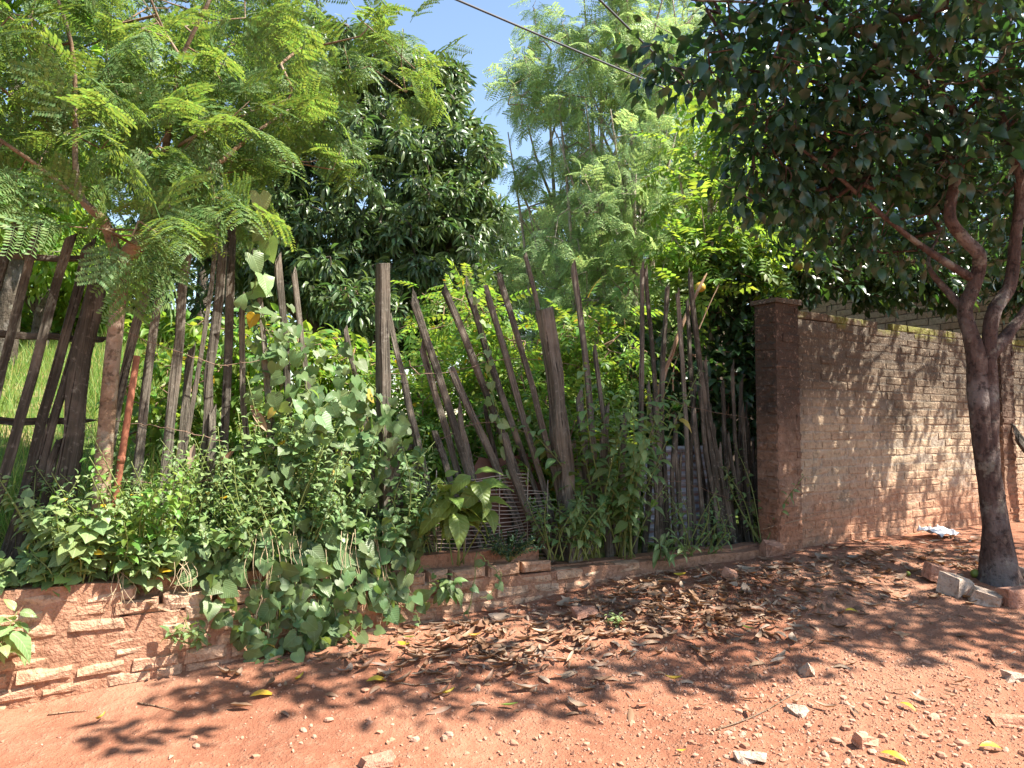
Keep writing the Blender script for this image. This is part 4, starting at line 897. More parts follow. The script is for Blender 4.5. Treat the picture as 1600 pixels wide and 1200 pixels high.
# ================================================================== weeds and vines along the wall top
LM = {}
def lm(tp, mat):
    k = (tp, mat)
    if k not in LM: LM[k] = to_mesh('leaf', *{'ov': OVATE, 'ov2': OVATE2, 'he': HEART, 'he2': HEART2, 'he3': HEART3, 'la': LANCE_HI}[tp], M[mat])
    return LM[k]
def weed(name, label, base, height, nst, leaf, mat, size, gap=.055, fan=.35, toward=(0, 0, 0), group=None, seed=1, start=.25, whorl=2, droop=.35, stem='stem_g', cat='plant'):
    r = np.random.default_rng(seed); root = empty(name, base, label, cat, group); mb = MB(); nl = 0
    for k in range(nst):
        a = r.uniform(0, 6.28); tip = np.array(base) + np.array([math.cos(a) * fan * height, math.sin(a) * fan * height * .7, height * r.uniform(.65, 1.05)]) + np.array(toward) * height * r.uniform(.5, 1.2)
        mid = (np.array(base) + tip) / 2 + np.array([r.normal() * .05, r.normal() * .05, .08 * height]); P = catmull([np.array(base) + np.array([r.normal() * .03, r.normal() * .02, 0]), mid, tip], 6)
        mb.add(*tube(P, np.linspace(.0055, .002, len(P)), 5)); L = np.sum(np.linalg.norm(np.diff(P, axis=0), axis=1)); n = max(2, int(L / gap)); ph = r.uniform(0, 6)
        for i in range(n + 1):
            t = start + (1 - start) * i / n; f = t * (len(P) - 1); q = int(min(f, len(P) - 2)); p = P[q] + (P[q + 1] - P[q]) * (f - q); d = norm(P[q + 1] - P[q])
            for j in range(whorl):
                if nl > 295: break
                an = ph + i * 1.57 + j * 2 * math.pi / whorl + r.normal() * .25; x = norm(np.cross(d, (.2, .9, .3))); y = np.cross(d, x); sd = x * math.cos(an) + y * math.sin(an)
                D = sd + d * (.35 + .5 * (i == n)) + np.array([0, 0, -droop + r.normal() * .18]); s = size * (1 - .45 * max(0, t - .6) / .4) * r.uniform(.5, 1.25) * (.7 + .3 * min(1, (t - start) * 4 + .3))
                pp = p + sd * .012; U = np.array([.2, -.25, 1.]) + r.normal(size=3) * .2
                lf = leaf if isinstance(leaf, str) else leaf[r.integers(len(leaf))]
                obj('leaf', lm(lf, mat), root, mat4(pp, frames(D, U), s)); nl += 1
    obj('stem', mb.mesh('stem', M[stem]), root); return root
def wbase(px, s=.18):
    p = on_plane(px, 880, s); return np.array([p[0], p[1], float(yard0(u_of(p))) - .02])
W = [  # px, s, height, stems, leaf, material, leaf size, gap, label
    (15, .12, .18, 4, ('ov', 'he2'), 'pale', .075, .05, 'leafy weed at the left edge on top of the brick wall'),
    (75, .10, .24, 5, ('ov', 'he2'), 'pale', .085, .05, 'broad pale leafed weed at the foot of the wide dark post'),
    (125, .09, .40, 7, ('ov', 'he2'), 'pale', .085, .05, 'lush sunlit weed in front of the tan trunk'),
    (165, .15, .36, 6, ('ov',), 'pale', .075, .05, 'sunlit weed around the base of the rust orange pipe'),
    (92, .22, .62, 5, ('ov', 'la'), 'pale', .055, .04, 'upright sunlit weed rising before the leaning dark boards'),
    (146, .2, .52, 5, ('ov', 'la'), 'pale', .05, .038, 'upright small leafed weed at the right side of the wide dark post'),
    (196, .2, .45, 5, ('ov', 'la'), 'pale', .055, .04, 'bushy sunlit weed hiding the lower end of the orange pipe'),
    (222, .08, .30, 6, ('ov', 'he2'), 'pale', .09, .05, 'weed with large pale leaves drooping over the break in the wall'),
    (232, .2, .62, 6, ('la', 'ov'), 'pale', .055, .035, 'upright small leafed weed right of the orange pipe'),
    (262, .22, .55, 6, ('la', 'ov'), 'pale', .055, .035, 'upright bushy weed below the grey stakes'),
    (300, .12, .33, 6, ('he2', 'ov'), 'weed', .085, .05, 'weed with heart shaped leaves below the short wide stake'),
    (345, .13, .40, 7, ('ov', 'he'), 'weed', .075, .045, 'dense weed below the dry hanging leaves'),
    (385, .2, .62, 7, ('la', 'ov'), 'weed', .06, .04, 'tall shaded weed below the tallest stake pair'),
    (425, .16, .70, 7, ('la', 'ov'), 'weed', .06, .04, 'tall bushy shaded weed left of the climbing vine'),
    (468, .12, .55, 7, ('la', 'ov'), 'weed', .06, .04, 'bushy weed at the middle of the vine thicket'),
    (515, .15, .45, 6, ('ov', 'he'), 'vine', .07, .045, 'weed growing left of the square post foot'),
    (590, .10, .35, 6, ('ov', 'he'), 'vine', .075, .05, 'dark weed at the foot of the square post'),
    (640, .14, .48, 6, ('ov', 'la'), 'vine', .07, .045, 'dark leafy weed left of the rod grid'),
    (866, .05, .40, 6, ('ov', 'la'), 'weed', .065, .045, 'low weed at the right end of the rod grid'),
    (902, .02, .42, 8, ('ov', 'ov2'), 'weed', .075, .05, 'bushy weed in front of the log post foot'),
    (930, .12, 1.05, 5, ('ov', 'ov2'), 'weed', .105, .07, 'tall dark leafy weed right of the log post'),
    (968, .14, 1.22, 6, ('ov', 'ov2'), 'weed', .105, .07, 'tallest leafy weed left of the thin poles'),
    (985, .08, .62, 6, ('ov', 'ov2'), 'weed', .10, .065, 'leafy weed drooping before the corrugated sheet'),
    (1075, .05, .45, 5, ('ov', 'la'), 'weed', .06, .06, 'sparse weed in front of the thin poles'),
    (1110, .06, .30, 4, ('la',), 'weed', .07, .06, 'small weed low between the thin poles'),
    (1195, .1, .75, 3, ('la', 'ov'), 'weed', .06, .08, 'thin weed growing against the brick pillar')]
for k, (px, s, h, n, lf, mt, sz, gp, lab) in enumerate(W):
    big_ = (1.25, .85, 1.05, .95)[k % 4] if px < 660 else 1.12; mt = mt if px > 330 else ('pale', 'weed', 'pale', 'under', 'pale')[k % 5]
    weed('weed', lab, wbase(px, s), h * ((1.7, 1.1, 1.4)[k % 3] if px < 480 else 1.15), n + (3 if px < 660 else 2), lf, mt, sz * big_, gp * 1.12, .42, (.0, -.16, 0), 'weeds along the wall top', 300 + k)
weed('weed', 'bright rosette weed at the base of the corrugated sheet', on_plane(1042, 880, -.02) * [1, 1, 0] + [0, 0, .50], .17, 4, 'la', 'pale', .13, .04, .5, (0, -.2, 0), 'weeds along the wall top', 341)
weed('broadleaf_plant', 'broad yellowish green leafed plant leaning out over the rod grid', wbase(716, .08), .58, 5, ('ov2',), 'big', .29, .13, .2, (.03, -.38, 0), None, 342, start=.55, whorl=2, droop=.8)
weed('broadleaf_plant', 'plant with drooping torn leaves at the left frame edge', np.array([*us(u_of(on_plane(-14, 985, 0)), -.05), .34]), .26, 5, ('ov2', 'ov'), 'pale', .14, .08, .45, (.4, -.4, .1), None, 343, start=.4, droop=.6)
weed('weed', 'little weed rooted in the front face of the brick wall', np.array([*us(u_of(on_plane(308, 1010, 0)), -.02), .30]), .16, 4, ('ov',), 'weed', .06, .045, .5, (0, -.5, 0), 'weeds on the wall face', 344)
weed('weed', 'weed with hanging leaves low on the wall below the broad plant', np.array([*us(u_of(on_plane(700, 945, 0)), -.03), .42]), .18, 4, ('ov2',), 'weed', .11, .06, .5, (0, -.5, -.2), 'weeds on the wall face', 345, droop=.6)
weed('weed', 'tiny weed sprouting at the left foot of the wall', on_ground(70, 1072) + [0, 0, .0], .12, 5, ('la',), 'pale', .04, .03, .6, (0, -.1, 0), None, 346)
weed('seedling', 'tiny seedling in the leaf litter left of the brick piece', on_ground(958, 975), .07, 3, ('ov',), 'pale', .035, .03, .6, (0, 0, 0), None, 347)
# fine dark bush below the grid
r = np.random.default_rng(9); bb = wbase(795, .03); root = empty('fine_bush', bb, 'small dense bush of fine bluish leaves in front of the rod grid', 'bush'); mb = MB(); ml = MB()
for k in range(34):
    d = norm(np.array([r.normal() * .6, -.3 + r.normal() * .45, .55 + r.random() * .6])); tip = bb + d * r.uniform(.16, .34) + [0, 0, -.05]; P = catmull([bb, (bb + tip) / 2 + [0, 0, .03], tip], 4); mb.add(*tube(P, .0022, 4))
    n = 26; t = r.uniform(.25, 1, n); C = bb + (tip - bb) * t[:, None] + [0, 0, .02]; D = rdir(n, r) + d * .7; ml.add(*inst(SMALL, C, frames(D, np.array([0, 0, 1.])), r.uniform(.02, .036, n)))
obj('stem', mb.mesh('stem', M['stem_g']), root); tag(obj('foliage', ml.mesh('foliage', M['fine']), root), kind='stuff')

def vine(name, label, runners, mat, size, gap, seed, face=(.25, -.75, .65), cat='vine', lf=('he', 'he2', 'he3'), extra_pts=None, stemmat='stem_g', stray=.05):
    """runners: lists of (px, py, s); heart leaves on short stalks along each"""
    r = np.random.default_rng(seed); W0 = [catmull([on_plane(x, y, s) for x, y, s in ru], 8) for ru in runners]; base = W0[0][0]; root = empty(name, base, label, cat); mb = MB(); L = []
    for P in W0:
        P = P + r.normal(size=P.shape) * .006; mb.add(*tube(P, np.linspace(.0035, .0018, len(P)), 5)); ln = np.concatenate([[0], np.cumsum(np.linalg.norm(np.diff(P, axis=0), axis=1))])
        for d in np.arange(gap * .5, ln[-1], gap): 
            p = np.array([np.interp(d, ln, P[:, i]) for i in range(3)]); L.append((p, 1 - .35 * (d / ln[-1] > .85)))
    out = []
    for p, k in L:
        st = np.array([r.normal() * stray, -abs(r.normal()) * stray, r.normal() * stray]); q = p + st; mb.add(*tube(np.array([p, p + st * .5 + [0, 0, .01], q]), .0012, 3, cap=False))
        U = norm(np.array(face) + r.normal(size=3) * .38); D = np.array([r.normal() * .6, r.normal() * .25, -.65 + r.normal() * .35]); out.append((q, frames(D, U), size * k * r.uniform(.55, 1.25)))
    if extra_pts is not None:
        for q in extra_pts:
            U = norm(np.array(face) + r.normal(size=3) * .42); D = np.array([r.normal() * .7, r.normal() * .25, -.55 + r.normal() * .4]); out.append((q, frames(D, U), size * r.uniform(.5, 1.15)))
    out.sort(key=lambda t: -t[2] / np.linalg.norm(t[0] - CAM)); pick = out[:290]; rest = out[290:]
    for q, Rm, s in pick: obj('leaf', lm(lf[r.integers(len(lf))], mat), root, mat4(q, Rm, s))
    if rest: mm = MB(); mm.add(*inst(HEART, np.array([a[0] for a in rest]), np.array([a[1] for a in rest]), np.array([a[2] for a in rest]))); tag(obj('foliage', mm.mesh('foliage', M[mat]), root), kind='stuff')
    obj('stem', mb.mesh('stem', M[stemmat]), root); return root
r = np.random.default_rng(77)
def cloud(spec):
    out = []
    for (x, y, rx, ry, s0, s1, n) in spec:
        a = r.uniform(0, 6.28, n); q = r.random(n) ** .5
        for i in range(n): out.append(on_plane(x + rx * q[i] * math.cos(a[i]), y + ry * q[i] * math.sin(a[i]), r.uniform(s0, s1)))
    return out
vine('climbing_vine', 'big heart leafed vine heaped over the fence left of the square post', [[(430, 860, .2), (440, 700, .2), (425, 560, .25), (410, 480, .3)], [(470, 850, .15), (500, 700, .1), (470, 560, .2), (440, 505, .28)], [(520, 840, .15), (540, 700, .1), (560, 600, .2), (500, 540, .25)], [(560, 840, .1), (590, 740, .1), (600, 650, .15), (570, 580, .22)], [(420, 760, .2), (500, 640, .05), (580, 600, .1)], [(600, 830, .12), (640, 740, .12), (680, 690, .2)]],
     'vine', .085, .055, 401, extra_pts=cloud([(480, 600, 85, 80, .05, .3, 60), (540, 680, 90, 70, .0, .25, 70), (430, 540, 50, 50, .2, .4, 25), (600, 700, 60, 60, .05, .25, 40), (450, 720, 70, 60, .05, .25, 40)]))
for k, (px, s_, h_, lab) in enumerate([(405, .25, 1.0, 'slim small leafed weed climbing at the left rim of the vine heap'), (450, .22, 1.15, 'tall small leafed weed poking through the vine heap'), (495, .2, 1.1, 'pale tall weed in the middle of the vine heap'), (545, .2, .95, 'leafy weed rising just left of the square post'), (350, .25, .9, 'slim weed in front of the tallest stake pair'), (625, .2, .85, 'weed rising just right of the square post'), (675, .22, .7, 'weed before the leaning stakes at the left end of the rod grid')]):
    weed('weed', lab, wbase(px, s_), h_, 6, ('ov', 'la', 'he2'), 'pale' if k in (0, 2, 4) else 'weed', .066, .052, .22, (0, -.08, 0), 'weeds along the wall top', 460 + k, start=.3)
vine('hanging_vine', 'heart leafed vine spilling down over the front of the brick wall', [[(440, 850, .1), (450, 900, -.03), (470, 960, -.06), (500, 1040, -.09)], [(480, 850, .1), (490, 890, -.03), (500, 960, -.06), (440, 1020, -.08), (415, 1040, -.1)], [(520, 850, .08), (540, 900, -.03), (560, 960, -.06), (570, 1010, -.08)], [(560, 850, .05), (590, 890, -.03), (600, 930, -.05)], [(430, 860, .05), (410, 920, -.03), (395, 985, -.06)], [(600, 870, .02), (622, 920, -.04), (665, 950, -.07)], [(540, 870, .05), (640, 880, -.02), (670, 885, -.02)], [(470, 870, .05), (455, 950, -.06), (460, 1035, -.1)], [(510, 880, 0), (530, 960, -.06), (520, 1030, -.1)]],
     'vine', .095, .042, 402, face=(.2, -.85, .5), extra_pts=cloud([(500, 850, 100, 50, -.02, .15, 120), (480, 950, 70, 70, -.09, -.03, 70), (570, 930, 60, 50, -.08, -.02, 40), (330, 870, 60, 40, 0, .12, 50), (610, 850, 50, 35, 0, .12, 40), (360, 930, 45, 45, -.06, -.02, 26), (400, 1000, 40, 30, -.09, -.05, 16)]))
vine('climbing_vine', 'thin vine twining up the leaning stake right of the square post', [[(800, 740, FS - .1), (775, 640, FS - .08), (762, 560, FS - .06), (748, 490, FS - .05), (728, 430, FS - .05), (731, 415, FS - .05)]], 'pale', .065, .075, 403, stray=.03)
vine('climbing_vine', 'broad leafed vine draped over the top of the tall stake pair', [[(400, 430, FS), (420, 380, FS - .05), (415, 330, FS - .1), (400, 315, FS - .1)], [(405, 420, FS), (395, 470, FS - .02), (430, 520, FS)]], 'pale', .12, .07, 404, stray=.05)
vine('creeping_vine', 'thin runner trailing down from the broad leafed plant to the ground', [[(745, 860, .0), (738, 920, -.06), (736, 985, -.09), (760, 1010, -.25), (775, 1030, -.4)], [(748, 862, .0), (775, 890, -.06), (783, 900, -.08), (770, 925, -.1), (752, 935, -.1)]], 'vine', .055, .16, 405, stray=.02)
vine('creeping_vine', 'pale runner with small leaves crossing the bare wall face', [[(575, 890, -.02), (600, 930, -.06), (625, 945, -.07), (655, 965, -.08), (642, 985, -.1)]], 'vine', .05, .12, 406, stray=.02)
# bare hanging stems and roots
mb = MB()
for k in range(46):
    x = r.uniform(395, 620); y0 = r.uniform(820, 900); P = catmull([on_plane(x, y0, .0), on_plane(x + r.normal() * 8, y0 + 50, -.05), on_plane(x + r.normal() * 16, min(1040, y0 + r.uniform(70, 170)), -.06)], 4); mb.add(*tube(P, .0018, 4))
for (x, y, dx) in ((283, 870, 0), (190, 890, 0), (640, 890, 0)):
    for k in range(7): P = catmull([on_plane(x + r.normal() * 9, y, .02), on_plane(x + r.normal() * 12, y + 30, -.03), on_plane(x + r.normal() * 16, y + r.uniform(40, 75), -.04)], 3); mb.add(*tube(P, .0016, 4))
tag(obj('dry_stems', mb.mesh('dry_stems', M['stem_t'])), 'dry brown stems hanging down the wall among the vine leaves', 'stems', kind='stuff')

# ================================================================== litter on the ground
def dry_leaf(seed):
    r = np.random.default_rng(seed); n = 7; V = []; T = []; cu = r.uniform(.4, 2.0) * r.choice([-1, 1]); ro = r.uniform(.4, 1.5); wd = r.uniform(.12, .22)
    for i in range(n):
        t = i / (n - 1); a = cu * (t - .5); y = math.sin(a) / cu; z = (1 - math.cos(a)) / abs(cu) * (1 if r.random() > 2 else 1); hw = wd * math.sin(math.pi * min(.98, max(.02, t))) ** .7
        for x in (-1, 0, 1): V.append((x * hw * math.cos(ro * .6), y + .5 * 0, z + abs(x) * hw * math.sin(ro * .6) + .01 * r.normal()))
    for i in range(n - 1):
        for j in (0, 1): a = 3 * i + j; T += [(a, a + 1, a + 4), (a, a + 4, a + 3)]
    return np.array(V), np.array(T)
DL = [dry_leaf(s) for s in range(8)]
def lit_pts(n, r):
    out = []
    while len(out) < n:
        m = r.random()
        if m < .42: px, py = r.normal(1060, 120), r.normal(945, 34)
        elif m < .72: px, py = r.uniform(1150, 1530), r.normal(878, 30)
        elif m < .9: px, py = r.normal(760, 110), r.normal(1005, 30)
        else: px, py = r.uniform(350, 1600), r.uniform(850, 1120)
        if not (838 < py < 1190): continue
        p = on_ground(px, py)
        if s_of(p) > -.06: continue
        if float((p[:2] - LB) @ WN) > -.1 and float((p[:2] - LB) @ WD) > 0: continue
        if np.linalg.norm(p[:2] - g0[:2]) < .25: continue
        out.append(p)
    return np.array(out)
r = np.random.default_rng(500)
P = lit_pts(1750, r); dens = np.exp(-(((P[:, 0] - 1.0) / .8) ** 2 + ((P[:, 1] - 5.4) / .6) ** 2))
P[:, 2] += .008 + r.random(len(P)) * .05 * dens
dm = [to_mesh('fallen_leaf', *d, M['dry']) for d in DL]
def flat_frame(r, tilt=.35): a = r.uniform(0, 6.28); return frames(np.array([math.cos(a), math.sin(a), r.normal() * tilt * .6]), norm(np.array([0, 0, 1.]) * (1 if r.random() < .6 else -1) + r.normal(size=3) * tilt))
order = np.argsort(np.linalg.norm(P - CAM, axis=1) - 1.1 * r.random(len(P)) - 6 * (P[:, 2] - zg(P[:, 0], P[:, 1]))); n_ind = 290
for i in order[:n_ind]: tag(obj('fallen_leaf', dm[r.integers(8)], None, mat4(P[i] + [0, 0, .01], flat_frame(r, .22), r.uniform(.06, .17))), 'curled dry brown leaf ' + ('below the vine covered wall' if P[i][0] < .2 else 'in the drift before the pole fence' if P[i][0] < 1.9 else 'near the foot of the tall brick wall'), 'leaf', 'dry fallen leaves ' + ('left' if P[i][0] < .2 else 'middle' if P[i][0] < 1.9 else 'right'))
rest = order[n_ind:]; mb = MB()
for k in range(8):
    q = rest[rest % 8 == k]; mb.add(*inst(DL[k], P[q], np.array([flat_frame(r, .22) for _ in q]), r.uniform(.035, .15, len(q))))
q = lit_pts(1300, r); q[:, 2] += .004; mb.add(*inst(DIAMOND, q, np.array([flat_frame(r, .2) for _ in q]), r.uniform(.012, .05, len(q))))
tag(obj('leaf_litter', mb.mesh('leaf_litter', M['dry'])), 'drift of crumbled dry leaves along the foot of the wall', 'leaf litter', kind='stuff')
ym = [to_mesh('fallen_leaf', *d, M['yleaf']) for d in (DL[1], DL[4], LANCE_HI)]; gm = to_mesh('fallen_leaf', *DL[2], M['gleaf'])
for (x, y, a, s, lab, k) in [(156, 1128, 80, .11, 'small bright yellow leaf alone on the dirt at lower left', 1), (390, 1094, 25, .17, 'long yellow leaf at the foot of the hanging vine', 2), (466, 1066, 70, .13, 'upright yellow leaf by the wall foot below the vine', 1), (632, 1012, -30, .13, 'yellow leaf on the litter left of the trailing runner', 0), (742, 998, 10, .12, 'yellow leaf under the trailing runner', 1), (1062, 902, 0, .12, 'yellow leaf below the rosette weed', 0), (1054, 1066, -10, .14, 'yellow leaf at the edge of the tree shadow', 1), (1320, 958, 0, .12, 'yellow leaf in the middle of the shaded verge', 2),
        (1405, 1104, -50, .11, 'yellow green leaf on the sunlit gravel', 2), (1375, 1182, -35, .15, 'long yellow leaf beside the half brick at the bottom', 2), (1548, 943, 0, .13, 'yellow leaf before the broken bricks at the tree', 1), (572, 1070, 20, .16, 'olive yellow leaf on the dirt below the wall corner', 2), (700, 1088, 40, .12, 'thin orange yellow leaf on shaded dirt', 1), (1530, 1172, 0, .14, 'yellow leaf on gravel at lower right', 2), (1065, 1180, 0, .07, 'tiny yellowish leaf on the gravel near the bottom', 1)]:
    p = on_ground(x, y) + [0, 0, .018]; an = R(a); tag(obj('fallen_leaf', ym[k], None, mat4(p, frames(np.array([math.cos(an), math.sin(an) * 1.2, .08]), norm(np.array([.1, -.35, 1.]))), s * .8)), lab, 'leaf', 'fresh fallen leaves')
for (x, y, s, lab) in [(795, 1107, .10, 'round green leaf lying on the shaded dirt'), (640, 1000, .09, 'green leaf on litter below the wall'), (1168, 985, .10, 'olive green leaf in the litter drift')]:
    p = on_ground(x, y) + [0, 0, .015]; tag(obj('fallen_leaf', gm, None, mat4(p, flat_frame(r, .15), s)), lab, 'leaf', 'fresh fallen leaves')
for (x, y, s, lab) in [(405, 655, .2, 'long dry leaf hanging in the vine thicket'), (300, 715, .16, 'curled rust coloured leaf caught among the grey stakes'), (355, 715, .13, 'orange brown dry leaf caught right of the grey stakes'), (233, 950, .22, 'big dry leaf lying in the break of the brick wall'), (262, 950, .16, 'curled dry leaf on the ledge of the brick wall')]:
    p = on_plane(x, y, FS - .12 if y < 800 else .03); tag(obj('fallen_leaf', dm[3], None, mat4(p, frames(np.array([r.normal() * .6, -.2, -1. if y < 800 else .1]), np.array([.2, -1, .4])), s)), lab, 'leaf', 'dry leaves caught in plants')

# ---- stones, gravel, rubble
def stone_tpl(seed, sub=8):
    r = np.random.default_rng(seed); V, T = sphere(8, 5); n = norm(V); f = np.ones(len(V))
    for _ in range(7):
        d = rdir(1, r)[0]; h = r.uniform(.55, .85); t = n @ d; f = np.minimum(f, np.where(t > .1, h / np.maximum(t, .1), 9))
    V = n * f[:, None] * np.array([1, r.uniform(.6, .9), r.uniform(.4, .65)]); return V, T
ST = [stone_tpl(s) for s in range(7)]; sm = [to_mesh('stone', *s, M['stone'], False) for s in ST]
r = np.random.default_rng(600); n = 0
while n < 150:
    px, py = (r.uniform(300, 1600), r.uniform(1020, 1200)) if r.random() < .55 else (r.normal(1350, 160), r.uniform(1080, 1200))
    if not 150 < px < 1600 or py > 1200: continue
    p = on_ground(px, py)
    if s_of(p) > -.1: continue
    a = r.uniform(0, 6.28); s = r.uniform(.011, .032) * (1.35 if r.random() < .15 else 1); Rz = np.array([[math.cos(a), -math.sin(a), 0], [math.sin(a), math.cos(a), 0], [0, 0, 1]])
    tag(obj('stone', sm[r.integers(7)], None, mat4(p + [0, 0, s * .12], Rz, s)), 'small stone on the red dirt ' + ('in front of the hanging vine' if px < 700 else 'in front of the leaf litter' if px < 1200 else 'of the gravelly lower right corner'), 'stone', 'loose stones ' + ('left' if px < 700 else 'middle' if px < 1200 else 'right')); n += 1
OCT = (np.array([(1, 0, 0), (-1, 0, 0), (0, .8, 0), (0, -.8, 0), (0, 0, .6), (0, 0, -.6)], float), np.array([(0, 2, 4), (2, 1, 4), (1, 3, 4), (3, 0, 4), (2, 0, 5), (1, 2, 5), (3, 1, 5), (0, 3, 5)]))
n = 16000; gx_ = np.concatenate([r.normal(.8, 1.6, n // 2), r.normal(1.6, .8, n // 2)]); gy_ = np.concatenate([r.uniform(2.6, 6.3, n // 2), r.uniform(2.7, 4.6, n // 2)]); ok = ((gx_ - LA[0]) * LN[0] + (gy_ - LA[1]) * LN[1]) < -.05; gx_, gy_ = gx_[ok], gy_[ok]
V = OCT[0]; s = r.gamma(1.6, .0034, len(gx_)).clip(.0018, .02); mb = MB(); mb.add(*inst(OCT, np.column_stack([gx_, gy_, zg(gx_, gy_) + s * .2]), frames(rdir(len(s), r), rdir(len(s), r)), s))
tag(obj('gravel', mb.mesh('gravel', M['stone'], False)), 'fine gravel scattered over the red dirt', 'gravel', kind='stuff')
def rubble(name, label, px, py, dims, mat, yaw, tilt=(0, 0), seed=1, cat='brick', lift=0.0, rough=.012):
    L, Dp, H = dims; me = brick_mesh(L, H, Dp, M[mat], seed, rough, .012); me.name = name; p = on_ground(px, py); Rm = np.array((Matrix.Rotation(yaw, 3, 'Z') @ Matrix.Rotation(tilt[0], 3, 'X') @ Matrix.Rotation(tilt[1], 3, 'Y')))
    return tag(obj(name, me, None, mat4(p + [0, 0, H * .36 + lift], Rm, 1.0)), label, cat)
rubble('brick_block', 'broken brick with a whitewashed top beside the shade tree trunk', 1490, 925, (.17, .15, .13), 'rubble_white', .6, (.25, .1), 1)
rubble('brick_block', 'broken reddish brick behind the whitewashed brick', 1466, 905, (.20, .12, .11), 'rubble_red', .2, (.1, .3), 2)
rubble('brick_block', 'pale chipped brick at the foot of the shade tree', 1540, 942, (.20, .12, .10), 'rubble_white', -.5, (.15, .3), 3)
rubble('brick_block', 'dark red brick right of the shade tree foot', 1592, 942, (.24, .13, .12), 'rubble_red', .15, (.1, -.1), 4)
rubble('brick_block', 'white plaster lump at the right edge beside the trunk', 1598, 905, (.10, .10, .10), 'rubble_white', .3, (.2, .4), 5)
rubble('brick_piece', 'flat orange brick fragment lying in the leaf litter', 914, 968, (.14, .10, .04), 'rubble_red', .3, (.35, 0), 6, lift=.03)
rubble('brick_piece', 'half buried brick fragment near the bottom edge', 1352, 1162, (.12, .09, .05), 'rubble_red', .4, (.3, .2), 7)
rubble('brick_piece', 'pale flat brick chip on sunlit gravel', 1243, 1112, (.11, .06, .035), 'rubble_white', -.7, (.2, 0), 8)
rubble('brick_piece', 'small cube shaped stone on the sunlit dirt', 1262, 1054, (.055, .05, .05), 'rubble_white', .4, (.2, .2), 9)
rubble('brick_piece', 'flat tan chip near the lower right corner', 1172, 1186, (.12, .07, .03), 'rubble_white', .1, (.15, 0), 10)
rubble('brick_piece', 'flat reddish shard at the right edge of the dirt', 1582, 1128, (.16, .09, .03), 'rubble_red', -.2, (.2, 0), 11)
rubble('brick_piece', 'red brick lump half buried at lower left centre', 590, 1196, (.13, .08, .04), 'rubble_red', .3, (.15, 0), 12)
rubble('brick_piece', 'red brick crumb in the litter by the pole fence', 1140, 905, (.09, .07, .06), 'rubble_red', .5, (.3, .3), 13)
rubble('brick_piece', 'reddish rubble lump at the pillar foot', 1205, 868, (.16, .12, .12), 'rubble_red', .4, (.3, .2), 14)
rubble('brick_piece', 'grey stone beside the clear plastic bottle', 1585, 1062, (.10, .07, .05), 'rubble_white', .1, (.1, 0), 15)
for (x, y, rr, lab) in [(1524, 902, .035, 'yellowish fallen fruit between the bricks and the trunk'), (1419, 900, .02, 'small yellow green fruit on the shaded dirt left of the bricks')]:
    p = on_ground(x, y); tag(obj('fallen_fruit', fm[1], None, mat4(p + [0, 0, rr * .8], np.eye(3), rr)), lab, 'fruit')
# crumpled white sheet by the wall foot
r = np.random.default_rng(4); n = 9; XX, YY = np.meshgrid(np.linspace(-.5, .5, n), np.linspace(-.5, .5, n)); ZZ = .10 * np.abs(np.sin(XX * 9 + YY * 3)) + .12 * YY + r.normal(size=XX.shape) * .03 + .12
V, T = sheet(XX, YY, ZZ); V2 = V - [0, 0, .02]; p = on_ground(1468, 838)
tag(obj('white_sheet', to_mesh('white_sheet', np.vstack([V, V2]), np.vstack([T, T + len(V)]), M['white_sheet'], False), None, mat4(p, frame2((.9, .45)), np.array([.30, .26, .30]))), 'crumpled white sheet of scrap lying at the foot of the tall wall', 'scrap')
# plastic bottle at the right edge
p = on_ground(1592, 1046); prof = [(0, .002), (.0, .030), (.03, .034), (.05, .031), (.07, .034), (.09, .031), (.11, .034), (.14, .034), (.17, .024), (.19, .013), (.21, .012)]
d = norm(np.array([.95, .25, 0])); Pp = np.array([p + [-.06, 0, .035] + d * a for a, _ in prof]); root = empty('plastic_bottle', p, 'crushed clear plastic bottle lying at the right edge', 'bottle')
mb = MB(); mb.add(*tube(Pp, [b for _, b in prof], 14, .03)); obj('body', mb.mesh('body', M['plastic']), root)
mb = MB(); mb.add(*tube(np.array([Pp[-1] + d * .001, Pp[-1] + d * .018]), .0145, 12)); obj('cap', mb.mesh('cap', M['white_sheet']), root)
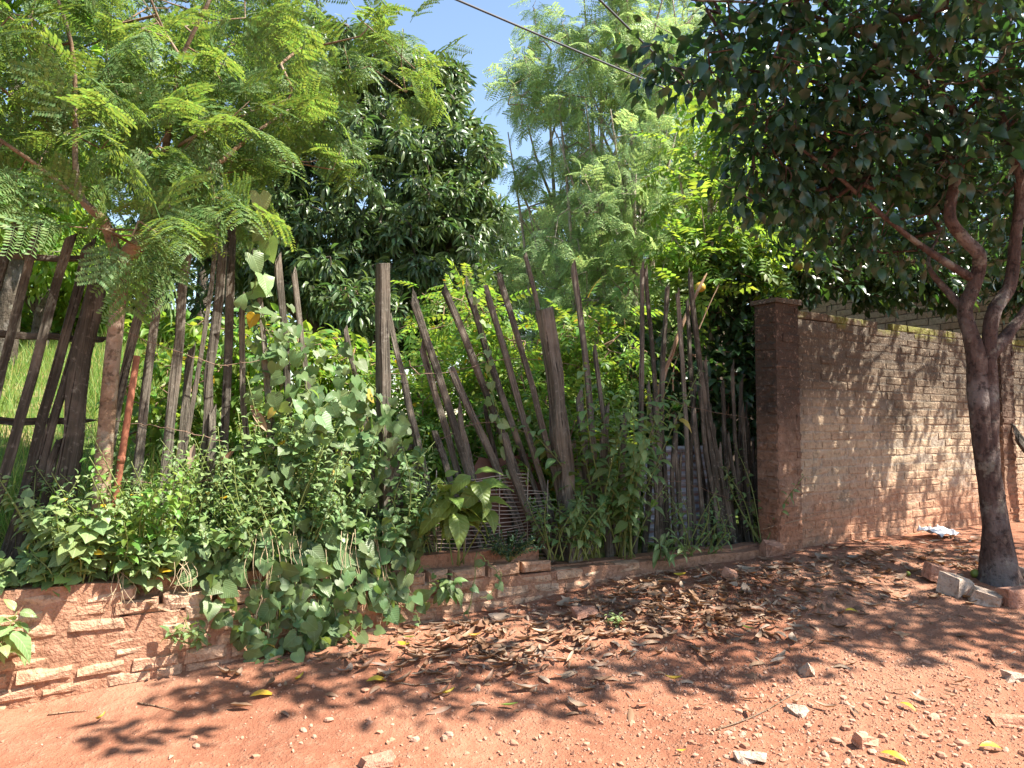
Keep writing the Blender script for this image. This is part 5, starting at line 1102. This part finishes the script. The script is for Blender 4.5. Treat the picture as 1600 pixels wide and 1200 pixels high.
# planks leaning on the wall at far right
for k, (dx, lab) in enumerate([(0, 'dark plank leaning on the wall right of the trunk'), (24, 'second dark plank leaning behind the first, right of the trunk'), (48, 'outermost dark plank leaning at the right frame edge')]):
    Tp = wp(3.26 * 1.25 + k * .03, -.10 - .05 * k, 1.48 - .10 * k); B = wp(3.26 * 1.25 + .6 + .12 * k, -.50 - .06 * k, .40); me, mw = stake_mesh('plank', Tp, B, .14, .03, M['wood_dark'], 700 + k, 1.0, .004); tag(obj('plank', me, None, mw), lab, 'plank', 'planks leaning on the wall')
# sticks
for (pts, rad, lab) in [([(1192, 827), (1250, 812), (1330, 790)], .006, 'thin bent twig sticking out from the pole fence across the wall'), ]:
    P = catmull([on_plane(x, y, .02 - .12 * i) for i, (x, y) in enumerate(pts)], 4); mb = MB(); mb.add(*tube(P, np.linspace(rad, rad * .4, len(P)), 5)); tag(obj('twig', mb.mesh('twig', M['wood_tan'])), lab, 'twig')
for (pts, lab) in [([(1120, 1142), (1180, 1120), (1230, 1092), (1245, 1085)], 'long thin curved twig on the sunlit gravel'), ([(215, 1100), (250, 1106), (285, 1116)], 'pale dry stick lying on the dirt left of the long yellow leaf'), ([(610, 1066), (650, 1072), (690, 1068)], 'thin dry stick in the litter'), ([(75, 1118), (110, 1114), (135, 1112)], 'dry curled bark strip on the dirt at the far left')]:
    P = catmull([on_ground(x, y) + [0, 0, .006] for x, y in pts], 5); mb = MB(); mb.add(*tube(P, np.linspace(.005, .002, len(P)), 5)); tag(obj('twig', mb.mesh('twig', M['wood_tan'])), lab, 'twig')
# ---- overhead cables
for (a, b, k0, k1, lab) in [(np.array([-.23, 6.13]), np.array([1.5, 7.54]), -6, 12, 'long overhead cable crossing the open sky'), (np.array([.81, 6.13]), np.array([1.38, 6.97]), -12, 20, 'short stretch of overhead cable above the dark leaves')]:
    t = np.linspace(k0, k1, 30); P = np.column_stack([a + (b - a) * t[:, None], 4.9 + .002 * (t - .5) ** 2]); mb = MB(); mb.add(*tube(P, .0095, 6)); tag(obj('overhead_cable', mb.mesh('overhead_cable', M['cable'])), lab, 'cable')
print('objects', len(bpy.data.objects), 'tris', sum(len(m.polygons) for m in bpy.data.meshes))
